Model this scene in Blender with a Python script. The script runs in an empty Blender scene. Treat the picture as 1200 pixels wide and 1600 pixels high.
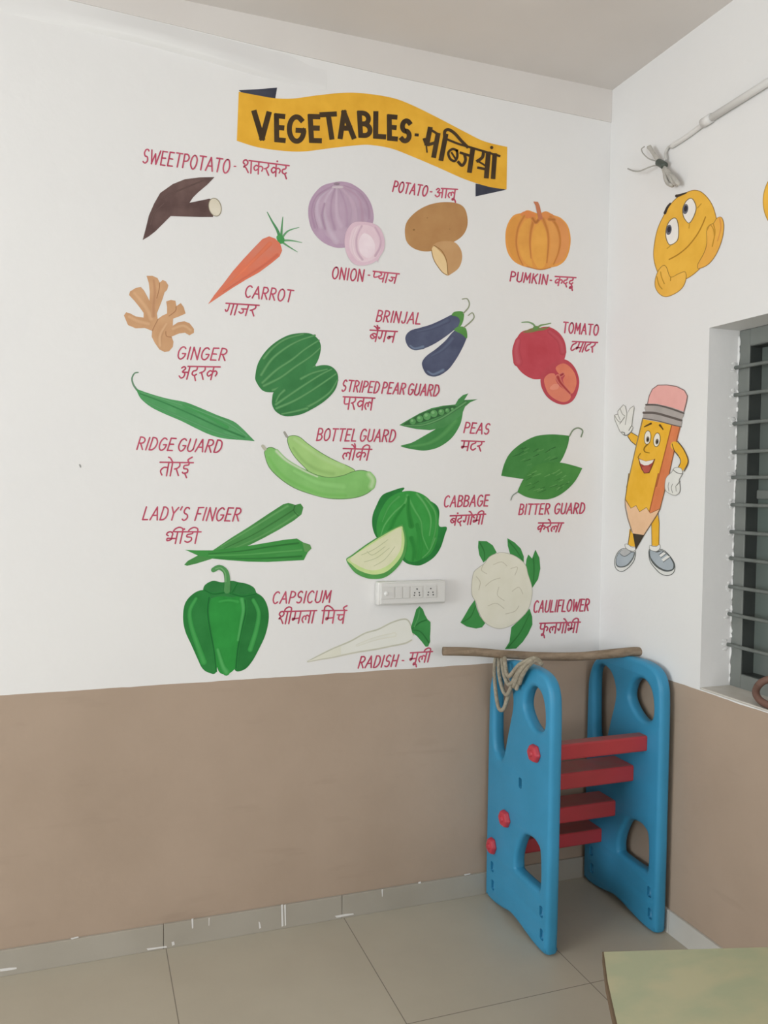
import bpy, bmesh, math, random
from mathutils import Vector, Matrix
from mathutils.geometry import tessellate_polygon
random.seed(7)
S = bpy.context.scene
COL = S.collection

# ------------------------------------------------------------------ camera
CAM = Vector((-1.87044342, -2.69943888, 1.5))
CR = Vector((0.94034969, -0.33988399, 0.01487726))
CU = Vector((-0.00351903, 0.03400996, 0.9994153))
CF = Vector((0.34019123, 0.93985222, -0.03078519))
FPX = 1288.06
cd = bpy.data.cameras.new('camera'); cam = bpy.data.objects.new('camera', cd); COL.objects.link(cam)
cd.sensor_fit = 'HORIZONTAL'; cd.sensor_width = 36.0; cd.lens = FPX * 36.0 / 1200.0
cd.clip_start = 0.02
cam.matrix_world = Matrix((
    (CR.x, CU.x, -CF.x, CAM.x), (CR.y, CU.y, -CF.y, CAM.y), (CR.z, CU.z, -CF.z, CAM.z), (0, 0, 0, 1)))
S.camera = cam

# ------------------------------------------------------------------ light
S.view_settings.view_transform = 'Standard'
S.view_settings.look = 'None'
S.view_settings.gamma = 1.0
S.view_settings.use_curve_mapping = False
S.view_settings.exposure = -0.10
W = bpy.data.worlds.new('sky'); S.world = W; W.use_nodes = True
bg = W.node_tree.nodes['Background']
bg.inputs['Color'].default_value = (0.80, 0.90, 1.0, 1); bg.inputs['Strength'].default_value = 0.15

def area(name, loc, direction, sx, sy, power, col):
    l = bpy.data.lights.new(name, 'AREA'); l.shape = 'RECTANGLE'; l.size = sx; l.size_y = sy
    l.energy = power; l.color = col
    o = bpy.data.objects.new(name, l); COL.objects.link(o); o.location = loc
    o.rotation_euler = Vector(direction).to_track_quat('-Z', 'Y').to_euler()
    return o
# daylight through the left window; added rear fill brightens the mural wall's right end
area('daylight_left_window', (-6.15, -2.2, 1.55), (1, 0.0, 0.02), 2.6, 1.8, 158, (0.93, 0.975, 1.0))
area('added_rear_fill', (-0.9, -4.42, 1.70), (-0.1, 1, 0.15), 1.6, 1.5, 43, (0.97, 0.985, 1.0))

# ------------------------------------------------------------------ dimensions
ZC, ZS, ZW, ZB, ZH = 3.014, 2.897, 0.856, 0.080, 2.022     # ceiling, beam underside, dado, skirting, window head
WY0, WY1, WX = -0.559, -1.75, 0.12                           # window sides and depth of its reveal
XL, YB = -6.0, -4.25                                        # left wall, rear wall

# ------------------------------------------------------------------ helpers
def lin(c):
    c = c / 255.0
    return c / 12.92 if c <= 0.04045 else ((c + 0.055) / 1.055) ** 2.4
def paint(c, k=0.80, ref=211):
    """pigment whose tone beside the white wall paint is c"""
    w = lin(ref)
    return tuple(min(0.9, lin(v) / w * k) for v in c)

MATS = {}
def mat(name, col, rough=0.6, col2=None, scale=12.0, detail=4.0, stretch=None, bump=0.0, bscale=60.0, metal=0.0,
        spec=0.4, lo=0.35, hi=0.65):
    if name in MATS: return MATS[name]
    m = bpy.data.materials.new(name); m.use_nodes = True; MATS[name] = m
    nt = m.node_tree; b = nt.nodes['Principled BSDF']
    b.inputs['Roughness'].default_value = rough; b.inputs['Metallic'].default_value = metal
    b.inputs['Specular IOR Level'].default_value = spec
    tc = nt.nodes.new('ShaderNodeTexCoord')
    mp = nt.nodes.new('ShaderNodeMapping'); nt.links.new(tc.outputs['Object'], mp.inputs['Vector'])
    if stretch: mp.inputs['Scale'].default_value = stretch
    n = nt.nodes.new('ShaderNodeTexNoise'); n.inputs['Scale'].default_value = scale; n.inputs['Detail'].default_value = detail
    nt.links.new(mp.outputs['Vector'], n.inputs['Vector'])
    r = nt.nodes.new('ShaderNodeValToRGB')
    c2 = col2 if col2 else tuple(v * 0.93 for v in col)
    r.color_ramp.elements[0].position = lo; r.color_ramp.elements[0].color = (*col, 1)
    r.color_ramp.elements[1].position = hi; r.color_ramp.elements[1].color = (*c2, 1)
    nt.links.new(n.outputs['Fac'], r.inputs['Fac']); nt.links.new(r.outputs['Color'], b.inputs['Base Color'])
    if bump:
        n2 = nt.nodes.new('ShaderNodeTexNoise'); n2.inputs['Scale'].default_value = bscale; n2.inputs['Detail'].default_value = 5
        nt.links.new(tc.outputs['Object'], n2.inputs['Vector'])
        bp = nt.nodes.new('ShaderNodeBump'); bp.inputs['Strength'].default_value = bump; bp.inputs['Distance'].default_value = 0.01
        nt.links.new(n2.outputs['Fac'], bp.inputs['Height']); nt.links.new(bp.outputs['Normal'], b.inputs['Normal'])
    return m

def link(name, me, m=None, parent=None):
    o = bpy.data.objects.new(name, me); COL.objects.link(o)
    if m is not None and not isinstance(m, (list, tuple)): m = [m]
    for k in (m or []): me.materials.append(k)
    if parent is not None: o.parent = parent
    return o
def empty(name, loc=(0, 0, 0)):
    o = bpy.data.objects.new(name, None); COL.objects.link(o); o.location = loc; o.empty_display_size = 0.05
    return o
def tag(o, label, cat, group=None):
    o['label'] = label; o['category'] = cat
    if group: o['group'] = group
    return o
def struct(o): o['kind'] = 'structure'; return o
def bm_obj(name, bm, m, parent=None, smooth=False, loc=None):
    """mesh in world coordinates; loc moves the mesh origin / subtracts the parent's place"""
    me = bpy.data.meshes.new(name)
    base = Vector((0, 0, 0))
    if parent is not None: base = base + parent_world(parent)
    if loc is not None: base = Vector(loc)
    bmesh.ops.translate(bm, verts=bm.verts, vec=-base)
    bm.to_mesh(me); bm.free()
    if smooth:
        for p in me.polygons: p.use_smooth = True
    o = link(name, me, m, parent)
    if parent is None: o.location = base
    elif loc is not None: o.location = base - parent_world(parent)
    return o
def parent_world(p):
    v = Vector(p.location)
    while p.parent is not None: p = p.parent; v = v + Vector(p.location)
    return v
def box(bm, x0, x1, y0, y1, z0, z1, bev=0.0, seg=2):
    t = bmesh.new()
    bmesh.ops.create_cube(t, size=1.0)
    bmesh.ops.scale(t, vec=(abs(x1 - x0), abs(y1 - y0), abs(z1 - z0)), verts=t.verts)
    bmesh.ops.translate(t, vec=((x0 + x1) / 2, (y0 + y1) / 2, (z0 + z1) / 2), verts=t.verts)
    if bev: bmesh.ops.bevel(t, geom=t.edges[:], offset=bev, segments=seg, affect='EDGES', profile=0.5)
    merge(bm, t)
def merge(bm, t):
    me = bpy.data.meshes.new('tmp'); t.to_mesh(me); t.free(); bm.from_mesh(me); bpy.data.meshes.remove(me)
def catmull(pts, closed=False, n=6):
    P = [Vector(p) for p in pts]; out = []
    L = len(P); rng = L if closed else L - 1
    for i in range(rng):
        if closed: a, b, c, d = P[(i - 1) % L], P[i], P[(i + 1) % L], P[(i + 2) % L]
        else: a, b, c, d = P[max(i - 1, 0)], P[i], P[i + 1], P[min(i + 2, L - 1)]
        for k in range(n):
            t = k / n
            out.append(0.5 * ((2 * b) + (c - a) * t + (2 * a - 5 * b + 4 * c - d) * t * t + (3 * b - a - 3 * c + d) * t ** 3))
    if not closed: out.append(P[-1])
    return out
def tube(bm, pts, rad, seg=10, n=6, smooth=True, caps=True):
    """round tube along pts; rad is a number or a list matching pts"""
    rr = rad if isinstance(rad, (list, tuple)) else [rad] * len(pts)
    if smooth:
        q = catmull([(*p, r) if False else Vector((p[0], p[1], p[2])) for p, r in zip(pts, rr)], False, n)
        R = catmull([Vector((r, 0, 0)) for r in rr], False, n); R = [v.x for v in R]
    else: q = [Vector(p) for p in pts]; R = rr
    rings = []; up = None
    for i, p in enumerate(q):
        d = (q[min(i + 1, len(q) - 1)] - q[max(i - 1, 0)]).normalized()
        if up is None:
            up = Vector((0, 0, 1)) if abs(d.z) < 0.9 else Vector((1, 0, 0))
        a = d.cross(up).normalized(); up = a.cross(d).normalized()
        rings.append([bm.verts.new(p + R[i] * (math.cos(t) * a + math.sin(t) * up)) for t in [2 * math.pi * k / seg for k in range(seg)]])
    for A, B in zip(rings, rings[1:]):
        for k in range(seg): bm.faces.new((A[k], A[(k + 1) % seg], B[(k + 1) % seg], B[k]))
    if caps: bm.faces.new(rings[0][::-1]); bm.faces.new(rings[-1])

# a pixel of the photograph -> a point on a plane of the room
def ray(px, py): return CF + (px - 600) / FPX * CR - (py - 800) / FPX * CU
def on_y(px, py, Y=0.0): d = ray(px, py); return CAM + d * ((Y - CAM.y) / d.y)
def on_x(px, py, X=0.0): d = ray(px, py); return CAM + d * ((X - CAM.x) / d.x)
def on_z(px, py, Z=0.0): d = ray(px, py); return CAM + d * ((Z - CAM.z) / d.z)
def cr(x0, y0, s): return lambda pts: [(x0 + x / s, y0 + y / s) for x, y in pts]

# ------------------------------------------------------------------ room materials
def wall_material():
    m = bpy.data.materials.new('wall_paint'); m.use_nodes = True; nt = m.node_tree; b = nt.nodes['Principled BSDF']
    N = nt.nodes.new; Lk = nt.links.new
    geo = N('ShaderNodeNewGeometry'); sep = N('ShaderNodeSeparateXYZ'); Lk(geo.outputs['Position'], sep.inputs[0])
    def noise(sc, det=4, stretch=None):
        n = N('ShaderNodeTexNoise'); n.inputs['Scale'].default_value = sc; n.inputs['Detail'].default_value = det
        if stretch:
            mp = N('ShaderNodeMapping'); mp.inputs['Scale'].default_value = stretch
            Lk(geo.outputs['Position'], mp.inputs['Vector']); Lk(mp.outputs['Vector'], n.inputs['Vector'])
        else: Lk(geo.outputs['Position'], n.inputs['Vector'])
        return n
    def ramp(src, p0, c0, p1, c1):
        r = N('ShaderNodeValToRGB'); e = r.color_ramp.elements
        e[0].position = p0; e[0].color = (*c0, 1); e[1].position = p1; e[1].color = (*c1, 1); Lk(src, r.inputs['Fac']); return r
    def math_(op, a, b_):
        k = N('ShaderNodeMath'); k.operation = op
        for i, v in enumerate((a, b_)):
            if isinstance(v, (int, float)): k.inputs[i].default_value = v
            else: Lk(v, k.inputs[i])
        return k.outputs[0]
    def mixc(f, a, b_):
        x = N('ShaderNodeMix'); x.data_type = 'RGBA'; Lk(f, x.inputs['Factor']); Lk(a, x.inputs['A']); Lk(b_, x.inputs['B']); return x.outputs['Result']
    white = ramp(noise(1.6).outputs['Fac'], 0.35, (0.80, 0.795, 0.785), 0.7, (0.775, 0.77, 0.765))
    brown = ramp(noise(3.0, 6).outputs['Fac'], 0.3, (0.44, 0.340, 0.262), 0.72, (0.395, 0.303, 0.230))
    scuff = ramp(noise(3.5, 8, (1.0, 1.0, 5.0)).outputs['Fac'], 0.60, (0, 0, 0), 0.78, (0.35, 0.35, 0.35))
    dark = N('ShaderNodeRGB'); dark.outputs[0].default_value = (0.31, 0.235, 0.18, 1)
    brown2 = mixc(scuff.outputs['Color'], brown.outputs['Color'], dark.outputs[0])
    wob = math_('MULTIPLY', math_('SUBTRACT', noise(9.0, 3).outputs['Fac'], 0.5), 0.007)
    edge = math_('GREATER_THAN', math_('ADD', sep.outputs['Z'], wob), ZW)
    Lk(mixc(edge, brown2, white.outputs['Color']), b.inputs['Base Color'])
    b.inputs['Roughness'].default_value = 0.62; b.inputs['Specular IOR Level'].default_value = 0.25
    bp = N('ShaderNodeBump'); bp.inputs['Strength'].default_value = 0.10; bp.inputs['Distance'].default_value = 0.01
    Lk(noise(28, 4).outputs['Fac'], bp.inputs['Height']); Lk(bp.outputs['Normal'], b.inputs['Normal'])
    return m
def floor_material():
    m = bpy.data.materials.new('floor_tiles'); m.use_nodes = True; nt = m.node_tree; b = nt.nodes['Principled BSDF']
    N = nt.nodes.new; Lk = nt.links.new
    geo = N('ShaderNodeNewGeometry'); mp = N('ShaderNodeMapping')
    Lk(geo.outputs['Position'], mp.inputs['Vector']); mp.inputs['Location'].default_value = (1.022 + 6.0, 0.605 + 6.0, 0)
    br = N('ShaderNodeTexBrick'); br.offset = 0.0; br.squash = 1.0
    br.inputs['Scale'].default_value = 1.0; br.inputs['Brick Width'].default_value = 0.6; br.inputs['Row Height'].default_value = 0.6
    br.inputs['Mortar Size'].default_value = 0.0016; br.inputs['Mortar Smooth'].default_value = 0.2
    Lk(mp.outputs['Vector'], br.inputs['Vector'])
    br.inputs['Mortar'].default_value = (0.20, 0.175, 0.14, 1)
    n = N('ShaderNodeTexNoise'); n.inputs['Scale'].default_value = 2.2; n.inputs['Detail'].default_value = 8; n.inputs['Roughness'].default_value = 0.6
    Lk(geo.outputs['Position'], n.inputs['Vector'])
    r = N('ShaderNodeValToRGB'); e = r.color_ramp.elements
    e[0].position = 0.3; e[0].color = (0.50, 0.455, 0.365, 1); e[1].position = 0.7; e[1].color = (0.44, 0.396, 0.315, 1)
    Lk(n.outputs['Fac'], r.inputs['Fac']); Lk(r.outputs['Color'], br.inputs['Color1']); Lk(r.outputs['Color'], br.inputs['Color2'])
    Lk(br.outputs['Color'], b.inputs['Base Color'])
    b.inputs['Roughness'].default_value = 0.42; b.inputs['Specular IOR Level'].default_value = 0.35
    return m
M_WALL = wall_material(); M_FLOOR = floor_material()
M_CEIL = mat('ceiling_paint', (0.715, 0.68, 0.65), 0.8, (0.67, 0.635, 0.605), 1.7, 7)
M_BEAM = mat('beam_paint', (0.70, 0.67, 0.64), 0.8, (0.67, 0.635, 0.605), 2.2, 5)
M_WHITE = mat('white_wall_paint', (0.79, 0.785, 0.775), 0.65, (0.76, 0.755, 0.75), 3.0)
M_SILL = mat('sill_paint', (0.66, 0.63, 0.58), 0.6, (0.56, 0.52, 0.46), 9.0)

# ------------------------------------------------------------------ room shell
bm = bmesh.new(); box(bm, XL - 0.2, 0.25, YB - 0.2, 0.2, -0.12, 0.0); struct(bm_obj('floor', bm, M_FLOOR))
bm = bmesh.new(); box(bm, XL - 0.2, 0.25, YB - 0.2, 0.2, ZC, ZC + 0.12); struct(bm_obj('ceiling', bm, M_CEIL))
bm = bmesh.new(); box(bm, XL - 0.2, 0.0, 0.0, 0.2, 0.0, ZC); wallA = struct(bm_obj('wall_back', bm, M_WALL))
# right wall with the window opening
bm = bmesh.new()
box(bm, 0.0, 0.25, WY0, 0.2, 0.0, ZC); box(bm, 0.0, 0.25, YB - 0.2, WY1, 0.0, ZC)
box(bm, 0.0, 0.25, WY1, WY0, 0.0, ZW + 0.004); box(bm, 0.0, 0.25, WY1, WY0, ZH, ZC)
struct(bm_obj('wall_right', bm, M_WALL))
# left wall and rear wall (behind the camera) with a window opening and an opening added for the rear fill
bm = bmesh.new()
LY0, LY1, LZ0, LZ1 = -3.6, -0.8, 0.6, 2.5
box(bm, XL - 0.2, XL, LY1, 0.0, 0, ZC); box(bm, XL - 0.2, XL, YB, LY0, 0, ZC)
box(bm, XL - 0.2, XL, LY0, LY1, 0, LZ0); box(bm, XL - 0.2, XL, LY0, LY1, LZ1, ZC)
struct(bm_obj('wall_left', bm, M_WALL))
bm = bmesh.new()
RX0, RX1, RZ0, RZ1 = -1.8, -0.05, 0.85, 2.6
box(bm, XL - 0.2, RX0, YB - 0.2, YB, 0, ZC); box(bm, RX1, 0.0, YB - 0.2, YB, 0, ZC)
box(bm, RX0, RX1, YB - 0.2, YB, 0, RZ0); box(bm, RX0, RX1, YB - 0.2, YB, RZ1, ZC)
struct(bm_obj('wall_rear', bm, M_WALL))
# shallow beam band along the top of the mural wall
bm = bmesh.new()
BE = [(XL, 2.985), (-2.6, 2.962), (-1.9, 2.944), (-1.56, 2.930), (-1.316, 2.919), (-0.917, 2.907), (-0.476, 2.900), (-0.0005, 2.894)]
fr = [(x, -0.004, z) for x, z in BE] + [(-0.0005, -0.004, ZC), (XL, -0.004, ZC)]
a_ = [bm.verts.new(p) for p in fr]; b_ = [bm.verts.new((p[0], 0.0, p[2])) for p in fr]
bm.faces.new(a_); bm.faces.new(b_[::-1])
for k in range(len(fr)): bm.faces.new((a_[k], b_[k], b_[(k + 1) % len(fr)], a_[(k + 1) % len(fr)]))
bmesh.ops.recalc_face_normals(bm, faces=bm.faces)
struct(bm_obj('trim_1', bm, M_BEAM))
# uneven plaster ridge just under it, dying out towards the corner
bm = bmesh.new()
RG = [(-2.15, 2.872, 2.952, .0005), (-2.0, 2.871, 2.948, .004), (-1.883, 2.868, 2.944, .014), (-1.75, 2.864, 2.938, .020), (-1.658, 2.858, 2.934, .022), (-1.5, 2.845, 2.927, .021), (-1.357, 2.830, 2.920, .015), (-1.25, 2.824, 2.916, .007), (-1.12, 2.826, 2.911, .0006)]
rows = [[bm.verts.new(p) for p in ((x, 0.0005, z1), (x, -pr_ * .55, (z0 + z1) / 2), (x, -pr_, z0 + .010), (x, -pr_ * .75, z0 + .003), (x, 0.0005, z0 - .006))] for x, z0, z1, pr_ in RG]
for A_, B_ in zip(rows, rows[1:]):
    for k in range(4): bm.faces.new((A_[k], A_[k + 1], B_[k + 1], B_[k]))
bmesh.ops.recalc_face_normals(bm, faces=bm.faces)
for f in bm.faces:
    if f.normal.y > 0: f.normal_flip()
struct(bm_obj('trim_2', bm, M_WHITE, None, True))

# skirting tiles: one tile per 0.6 m, pattern in the mesh
M_SKIRT = mat('skirting_tile', (0.415, 0.385, 0.33), 0.4, (0.37, 0.34, 0.285), 3.0, 6)
M_SKIRT_PALE = mat('skirting_tile_pale', (0.58, 0.565, 0.525), 0.4, (0.53, 0.515, 0.47), 3.0, 6)
M_SPLASH = mat('white_paint_splash', (0.76, 0.75, 0.73), 0.6)
bm = bmesh.new()
x = -1.03 + 0.6
edges = sorted([x - 0.6 * k for k in range(0, 10)] + [XL, -0.011])
edges = [e for e in edges if XL <= e <= -0.01]
for a, b in zip(edges, edges[1:]):
    if b - a > 0.01: box(bm, a + 0.0008, b - 0.0008, -0.010, 0.0, 0.0, ZB, 0.001, 1)
skA = struct(bm_obj('baseboard_back', bm, M_SKIRT))
bm = bmesh.new()
ys = [-0.011, -0.45, -1.05, -1.65, -2.25, -2.85, -3.45, -4.05, YB]
for a, b in zip(ys, ys[1:]): box(bm, -0.010, 0.0, b + 0.0008, a - 0.0008, 0.0, ZB, 0.001, 1)
struct(bm_obj('baseboard_right', bm, M_SKIRT_PALE))
# splashes of white wall paint on the skirting
bm = bmesh.new()
def splash(pts):
    v = [bm.verts.new((on_y(px, py, -0.0106))) for px, py in pts]
    bm.faces.new(v)
for pts in ([(439, 1414), (442, 1413), (443, 1447), (440, 1448)], [(444, 1414), (446.5, 1413), (447, 1445), (445, 1448)],
            [(299, 1436), (302, 1435), (302, 1450), (300, 1451)], [(326, 1434), (327.5, 1434), (327, 1446), (326, 1447)],
            [(596, 1390), (598.5, 1389), (598, 1400), (597, 1402)], [(404, 1440), (406, 1441), (408, 1450), (405, 1451)],
            [(523, 1431), (540, 1428), (552, 1427), (553, 1429), (540, 1431.5), (526, 1434)],
            [(0, 1514), (14, 1512), (26, 1511.5), (26, 1514), (10, 1517), (0, 1518)],
            [(229, 1482), (245, 1480), (260, 1478), (261, 1480.5), (245, 1482.5), (231, 1485)],
            [(268, 1472), (272, 1471), (273, 1476), (269, 1478)], [(725, 1366), (735, 1364.5), (735, 1366), (726, 1368)],
            [(110, 1466), (122, 1463), (123, 1465), (112, 1468)], [(653, 1379), (657, 1377), (658, 1380), (654, 1381)]):
    splash(pts)
bm_obj('white_paint_splash', bm, M_SPLASH, skA)
# small nick in the wall plaster and a chip on the dado line
bm = bmesh.new()
v = [bm.verts.new(on_y(px, py, -0.0006)) for px, py in [(123.5, 725), (125.5, 725.5), (127, 728.5), (126.5, 731), (125, 730), (123.8, 727.5)]]
bm.faces.new(v); bm_obj('plaster_nick', bm, mat('nick_grey', (0.33, 0.33, 0.32), 0.8), wallA)

# ------------------------------------------------------------------ window
win = struct(empty('window_1', (WX, WY0, ZW)))
M_FRAME = mat('window_frame_paint', (0.20, 0.215, 0.20), 0.55, (0.17, 0.183, 0.17), 8.0)
M_FRAME_SHADE = mat('frame_shade_paint', (0.048, 0.055, 0.051), 0.55, (0.035, 0.04, 0.038), 8.0)  # near-black: the frame's inner-side shade put into colour
M_BAR = mat('window_bar_paint', (0.24, 0.26, 0.245), 0.4, (0.17, 0.19, 0.175), 30.0)
M_GLASS = mat('tinted_window_glass', (0.120, 0.155, 0.140), 0.30, (0.145, 0.160, 0.148), 2.5, 2, spec=0.5)
bm = bmesh.new()
fw = 0.046
box(bm, WX, WX + 0.05, WY0 - fw, WY0, ZW + 0.006, ZH, 0.003, 1); box(bm, WX, WX + 0.05, WY1, WY1 + fw, ZW + 0.006, ZH, 0.003, 1)
box(bm, WX, WX + 0.05, WY1 + fw, WY0 - fw, ZH - 0.055, ZH, 0.003, 1); box(bm, WX, WX + 0.05, WY1 + fw, WY0 - fw, ZW + 0.006, ZW + 0.055, 0.003, 1)
bm_obj('window_frame', bm, M_FRAME, win)
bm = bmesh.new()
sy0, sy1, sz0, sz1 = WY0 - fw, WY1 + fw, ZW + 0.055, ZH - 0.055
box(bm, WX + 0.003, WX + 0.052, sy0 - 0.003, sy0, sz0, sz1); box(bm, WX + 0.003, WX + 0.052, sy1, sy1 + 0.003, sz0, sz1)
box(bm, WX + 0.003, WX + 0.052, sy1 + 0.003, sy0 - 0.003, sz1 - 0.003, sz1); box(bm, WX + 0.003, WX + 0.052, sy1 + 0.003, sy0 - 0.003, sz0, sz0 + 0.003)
bm_obj('frame_shade_lining', bm, M_FRAME_SHADE, win)  # thin added lining, paints shade onto the frame's inner faces
bm = bmesh.new(); box(bm, WX + 0.050, WX + 0.054, sy1 - 0.004, sy0 + 0.004, sz0 - 0.004, sz1 + 0.004)
bm_obj('window_pane', bm, M_GLASS, win)
zm = on_x(1180, 777, WX + 0.05).z
bm = bmesh.new(); box(bm, WX + 0.040, WX + 0.053, sy1 + 0.004, sy0 - 0.004, zm - 0.006, zm + 0.024, 0.003, 1)
bm_obj('window_transom', bm, M_FRAME, win)
bar_px = [573, 616, 661, 706, 746, 789, 832, 874, 919, 963, 1012]
proto_bar = None
for py in bar_px:
    z = on_x(1158, py, WX - 0.012).z
    if proto_bar is None:
        bm = bmesh.new(); tube(bm, [(WX - 0.012, WY0 + 0.03, z), (WX - 0.012, WY1 - 0.03, z)], 0.0062, 10, smooth=False)
        proto_bar = bm_obj('window_bar', bm, M_BAR, win, True, loc=(WX - 0.012, WY0, z)); o = proto_bar
    else:
        o = proto_bar.copy(); COL.objects.link(o); o.parent = win
        o.location = Vector((WX - 0.012, WY0, z)) - Vector(win.location)
# rough patches of filler where the bars run into the plaster
bm = bmesh.new()
def smear(x, y, z, rx, ry, rz):
    t = bmesh.new(); bmesh.ops.create_icosphere(t, subdivisions=2, radius=1.0)
    for v in t.verts: v.co *= 1 + random.uniform(-0.22, 0.22)
    bmesh.ops.scale(t, vec=(rx, ry, rz), verts=t.verts); bmesh.ops.translate(t, vec=(x, y, z), verts=t.verts); merge(bm, t)
for py in bar_px:
    z = on_x(1158, py, WX - 0.012).z
    for k in range(4): smear(WX - 0.016 + random.uniform(-0.008, 0.006), WY0 + 0.0005, z + random.uniform(-0.018, 0.018), random.uniform(0.006, 0.015), 0.0022, random.uniform(0.003, 0.007))
for k in range(34):
    zz = ZW + 0.02 + (ZH - ZW - 0.04) * (k + random.random()) / 34
    smear(WX - 0.001, WY0 + 0.001, zz, 0.0025, random.uniform(0.004, 0.0085), random.uniform(0.008, 0.030))
bm_obj('wall_filler', bm, mat('white_filler', (0.80, 0.80, 0.79), 0.8), win, True)
bm = bmesh.new(); box(bm, 0.0005, WX + 0.01, WY1, WY0, ZW + 0.004, ZW + 0.010, 0.002, 1)
bm_obj('window_sill', bm, M_SILL, win)

# ------------------------------------------------------------------ flat painting on the walls
PM = {}
def pmat(c, c2=None, sc=14.0):
    key = (tuple(c), tuple(c2) if c2 else None)
    if key not in PM:
        a = paint(c); b = paint(c2) if c2 else tuple(v * 0.92 for v in a)
        PM[key] = mat('paint_%d_%d_%d' % tuple(c) + ('_%d_%d_%d' % tuple(c2) if c2 else ''), a, 0.7, b, sc, 5, spec=0.10)
    return PM[key]
class Wall:
    def __init__(s, fn, normal): s.fn = fn; s.n = Vector(normal)
    def at(s, p, off): return s.fn(p[0], p[1]) + s.n * off
WA = Wall(lambda x, y: on_y(x, y, 0.0), (0, -1, 0)); WB = Wall(lambda x, y: on_x(x, y, 0.0), (-1, 0, 0))
STEP = 0.00003
class Painting:
    """a thing painted on a wall: an Empty at its lowest middle point, one mesh per painted part"""
    def __init__(s, wall, name, foot, label, cat, group=None):
        s.soft = (group == 'painted vegetables on the wall')
        s.w = wall; s.off = 0.0004; s.root = empty(name, wall.at(foot, 0.0)); tag(s.root, label, cat, group)
    def part(s, name, prims, parent=None):
        bm = bmesh.new(); mats = []
        first = lambda c: c[0] if isinstance(c[0], (tuple, list)) else c
        base = None
        todo = []
        for pr in prims:
            if pr[0] in ('fill', 'poly'): base = first(pr[2])
            mx = max(pr[2]) if pr[0] == 'stroke' and isinstance(pr[2], (tuple, list)) else (pr[2] if pr[0] == 'stroke' else 0)
            if s.soft and base and mx >= 1.4:
                c = first(pr[3]); w = pr[2] if isinstance(pr[2], (tuple, list)) else (pr[2], pr[2])
                for kw, kc in ((1.9, .22), (1.45, .45), (1.05, .70), (.6, 1.0)):
                    todo.append(('stroke', pr[1], (w[0] * kw, w[1] * kw), tuple(round((base[i] + (c[i] - base[i]) * kc) / 2) * 2 for i in range(3))))
            else: todo.append(pr)
        for pr in todo:
            kind, pts = pr[0], pr[1]
            off = s.off; s.off += STEP
            if kind in ('fill', 'poly'):
                c = pr[2]; m = pmat(*c) if isinstance(c[0], (tuple, list)) else pmat(c)
                q = [(v.x, v.y) for v in catmull([(x, y, 0) for x, y in pts], True, 6)] if kind == 'fill' else pts
                if m not in mats: mats.append(m)
                vs = [bm.verts.new(s.w.at(p, off)) for p in q]
                tri = tessellate_polygon([[Vector((p[0], p[1], 0)) for p in q]])
                for t in tri:
                    try:
                        f = bm.faces.new([vs[i] for i in t]); f.material_index = mats.index(m)
                    except ValueError: pass
            else:
                wd, c = pr[2], pr[3]; m = pmat(*c) if isinstance(c[0], (tuple, list)) else pmat(c)
                if m not in mats: mats.append(m)
                q = [(v.x, v.y) for v in catmull([(x, y, 0) for x, y in pts], False, 5)] if kind == 'stroke' else pts
                ribbon(bm, s.w, q, wd, off, mats.index(m))
        for f in bm.faces:
            f.normal_update()
            if f.normal.dot(s.w.n) < 0: f.normal_flip()
        return bm_obj(name, bm, mats, parent or s.root)
SQUARE = [False]
def ribbon(bm, wall, q, wd, off, mi):
    L = len(q)
    if L == 1:
        c = q[0]; vs = [bm.verts.new(wall.at((c[0] + wd / 2 * math.cos(a), c[1] + wd / 2 * math.sin(a)), off)) for a in [2 * math.pi * k / 12 for k in range(12)]]
        f = bm.faces.new(vs); f.material_index = mi; return
    if SQUARE[0] and L > 1:
        w_ = (wd if isinstance(wd, (int, float)) else wd[0]) * 0.42
        def ext(a, b):
            dx, dy = a[0] - b[0], a[1] - b[1]; l = math.hypot(dx, dy) or 1.0
            return (a[0] + dx / l * w_, a[1] + dy / l * w_)
        q = [ext(q[0], q[1])] + list(q[1:-1]) + [ext(q[-1], q[-2])]
    left, right = [], []
    for i, p in enumerate(q):
        a = q[max(i - 1, 0)]; b = q[min(i + 1, L - 1)]
        dx, dy = b[0] - a[0], b[1] - a[1]; l = math.hypot(dx, dy) or 1.0
        w = (wd[0] + (wd[1] - wd[0]) * i / (L - 1)) if isinstance(wd, (tuple, list)) else wd
        nx, ny = -dy / l * w / 2, dx / l * w / 2
        left.append((p[0] + nx, p[1] + ny)); right.append((p[0] - nx, p[1] - ny))
    def cap(p, a, w, sgn):
        return [(p[0] + w / 2 * math.cos(a + t), p[1] + w / 2 * math.sin(a + t)) for t in [sgn * math.pi * k / 6 for k in range(1, 6)]]
    w0, w1 = (wd[0], wd[1]) if isinstance(wd, (tuple, list)) else (wd, wd)
    l_ = [bm.verts.new(wall.at(p, off)) for p in left]; r_ = [bm.verts.new(wall.at(p, off)) for p in right]
    for i in range(L - 1):
        try: f = bm.faces.new((l_[i], l_[i + 1], r_[i + 1], r_[i])); f.material_index = mi
        except ValueError: pass
    if SQUARE[0]: return
    a1 = math.atan2(left[-1][1] - q[-1][1], left[-1][0] - q[-1][0])
    vs = [l_[-1]] + [bm.verts.new(wall.at(p, off)) for p in cap(q[-1], a1, w1, -1)] + [r_[-1]]
    f = bm.faces.new(vs); f.material_index = mi
    a0 = math.atan2(right[0][1] - q[0][1], right[0][0] - q[0][0])
    vs = [r_[0]] + [bm.verts.new(wall.at(p, off)) for p in cap(q[0], a0, w0, -1)] + [l_[0]]
    f = bm.faces.new(vs); f.material_index = mi
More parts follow.
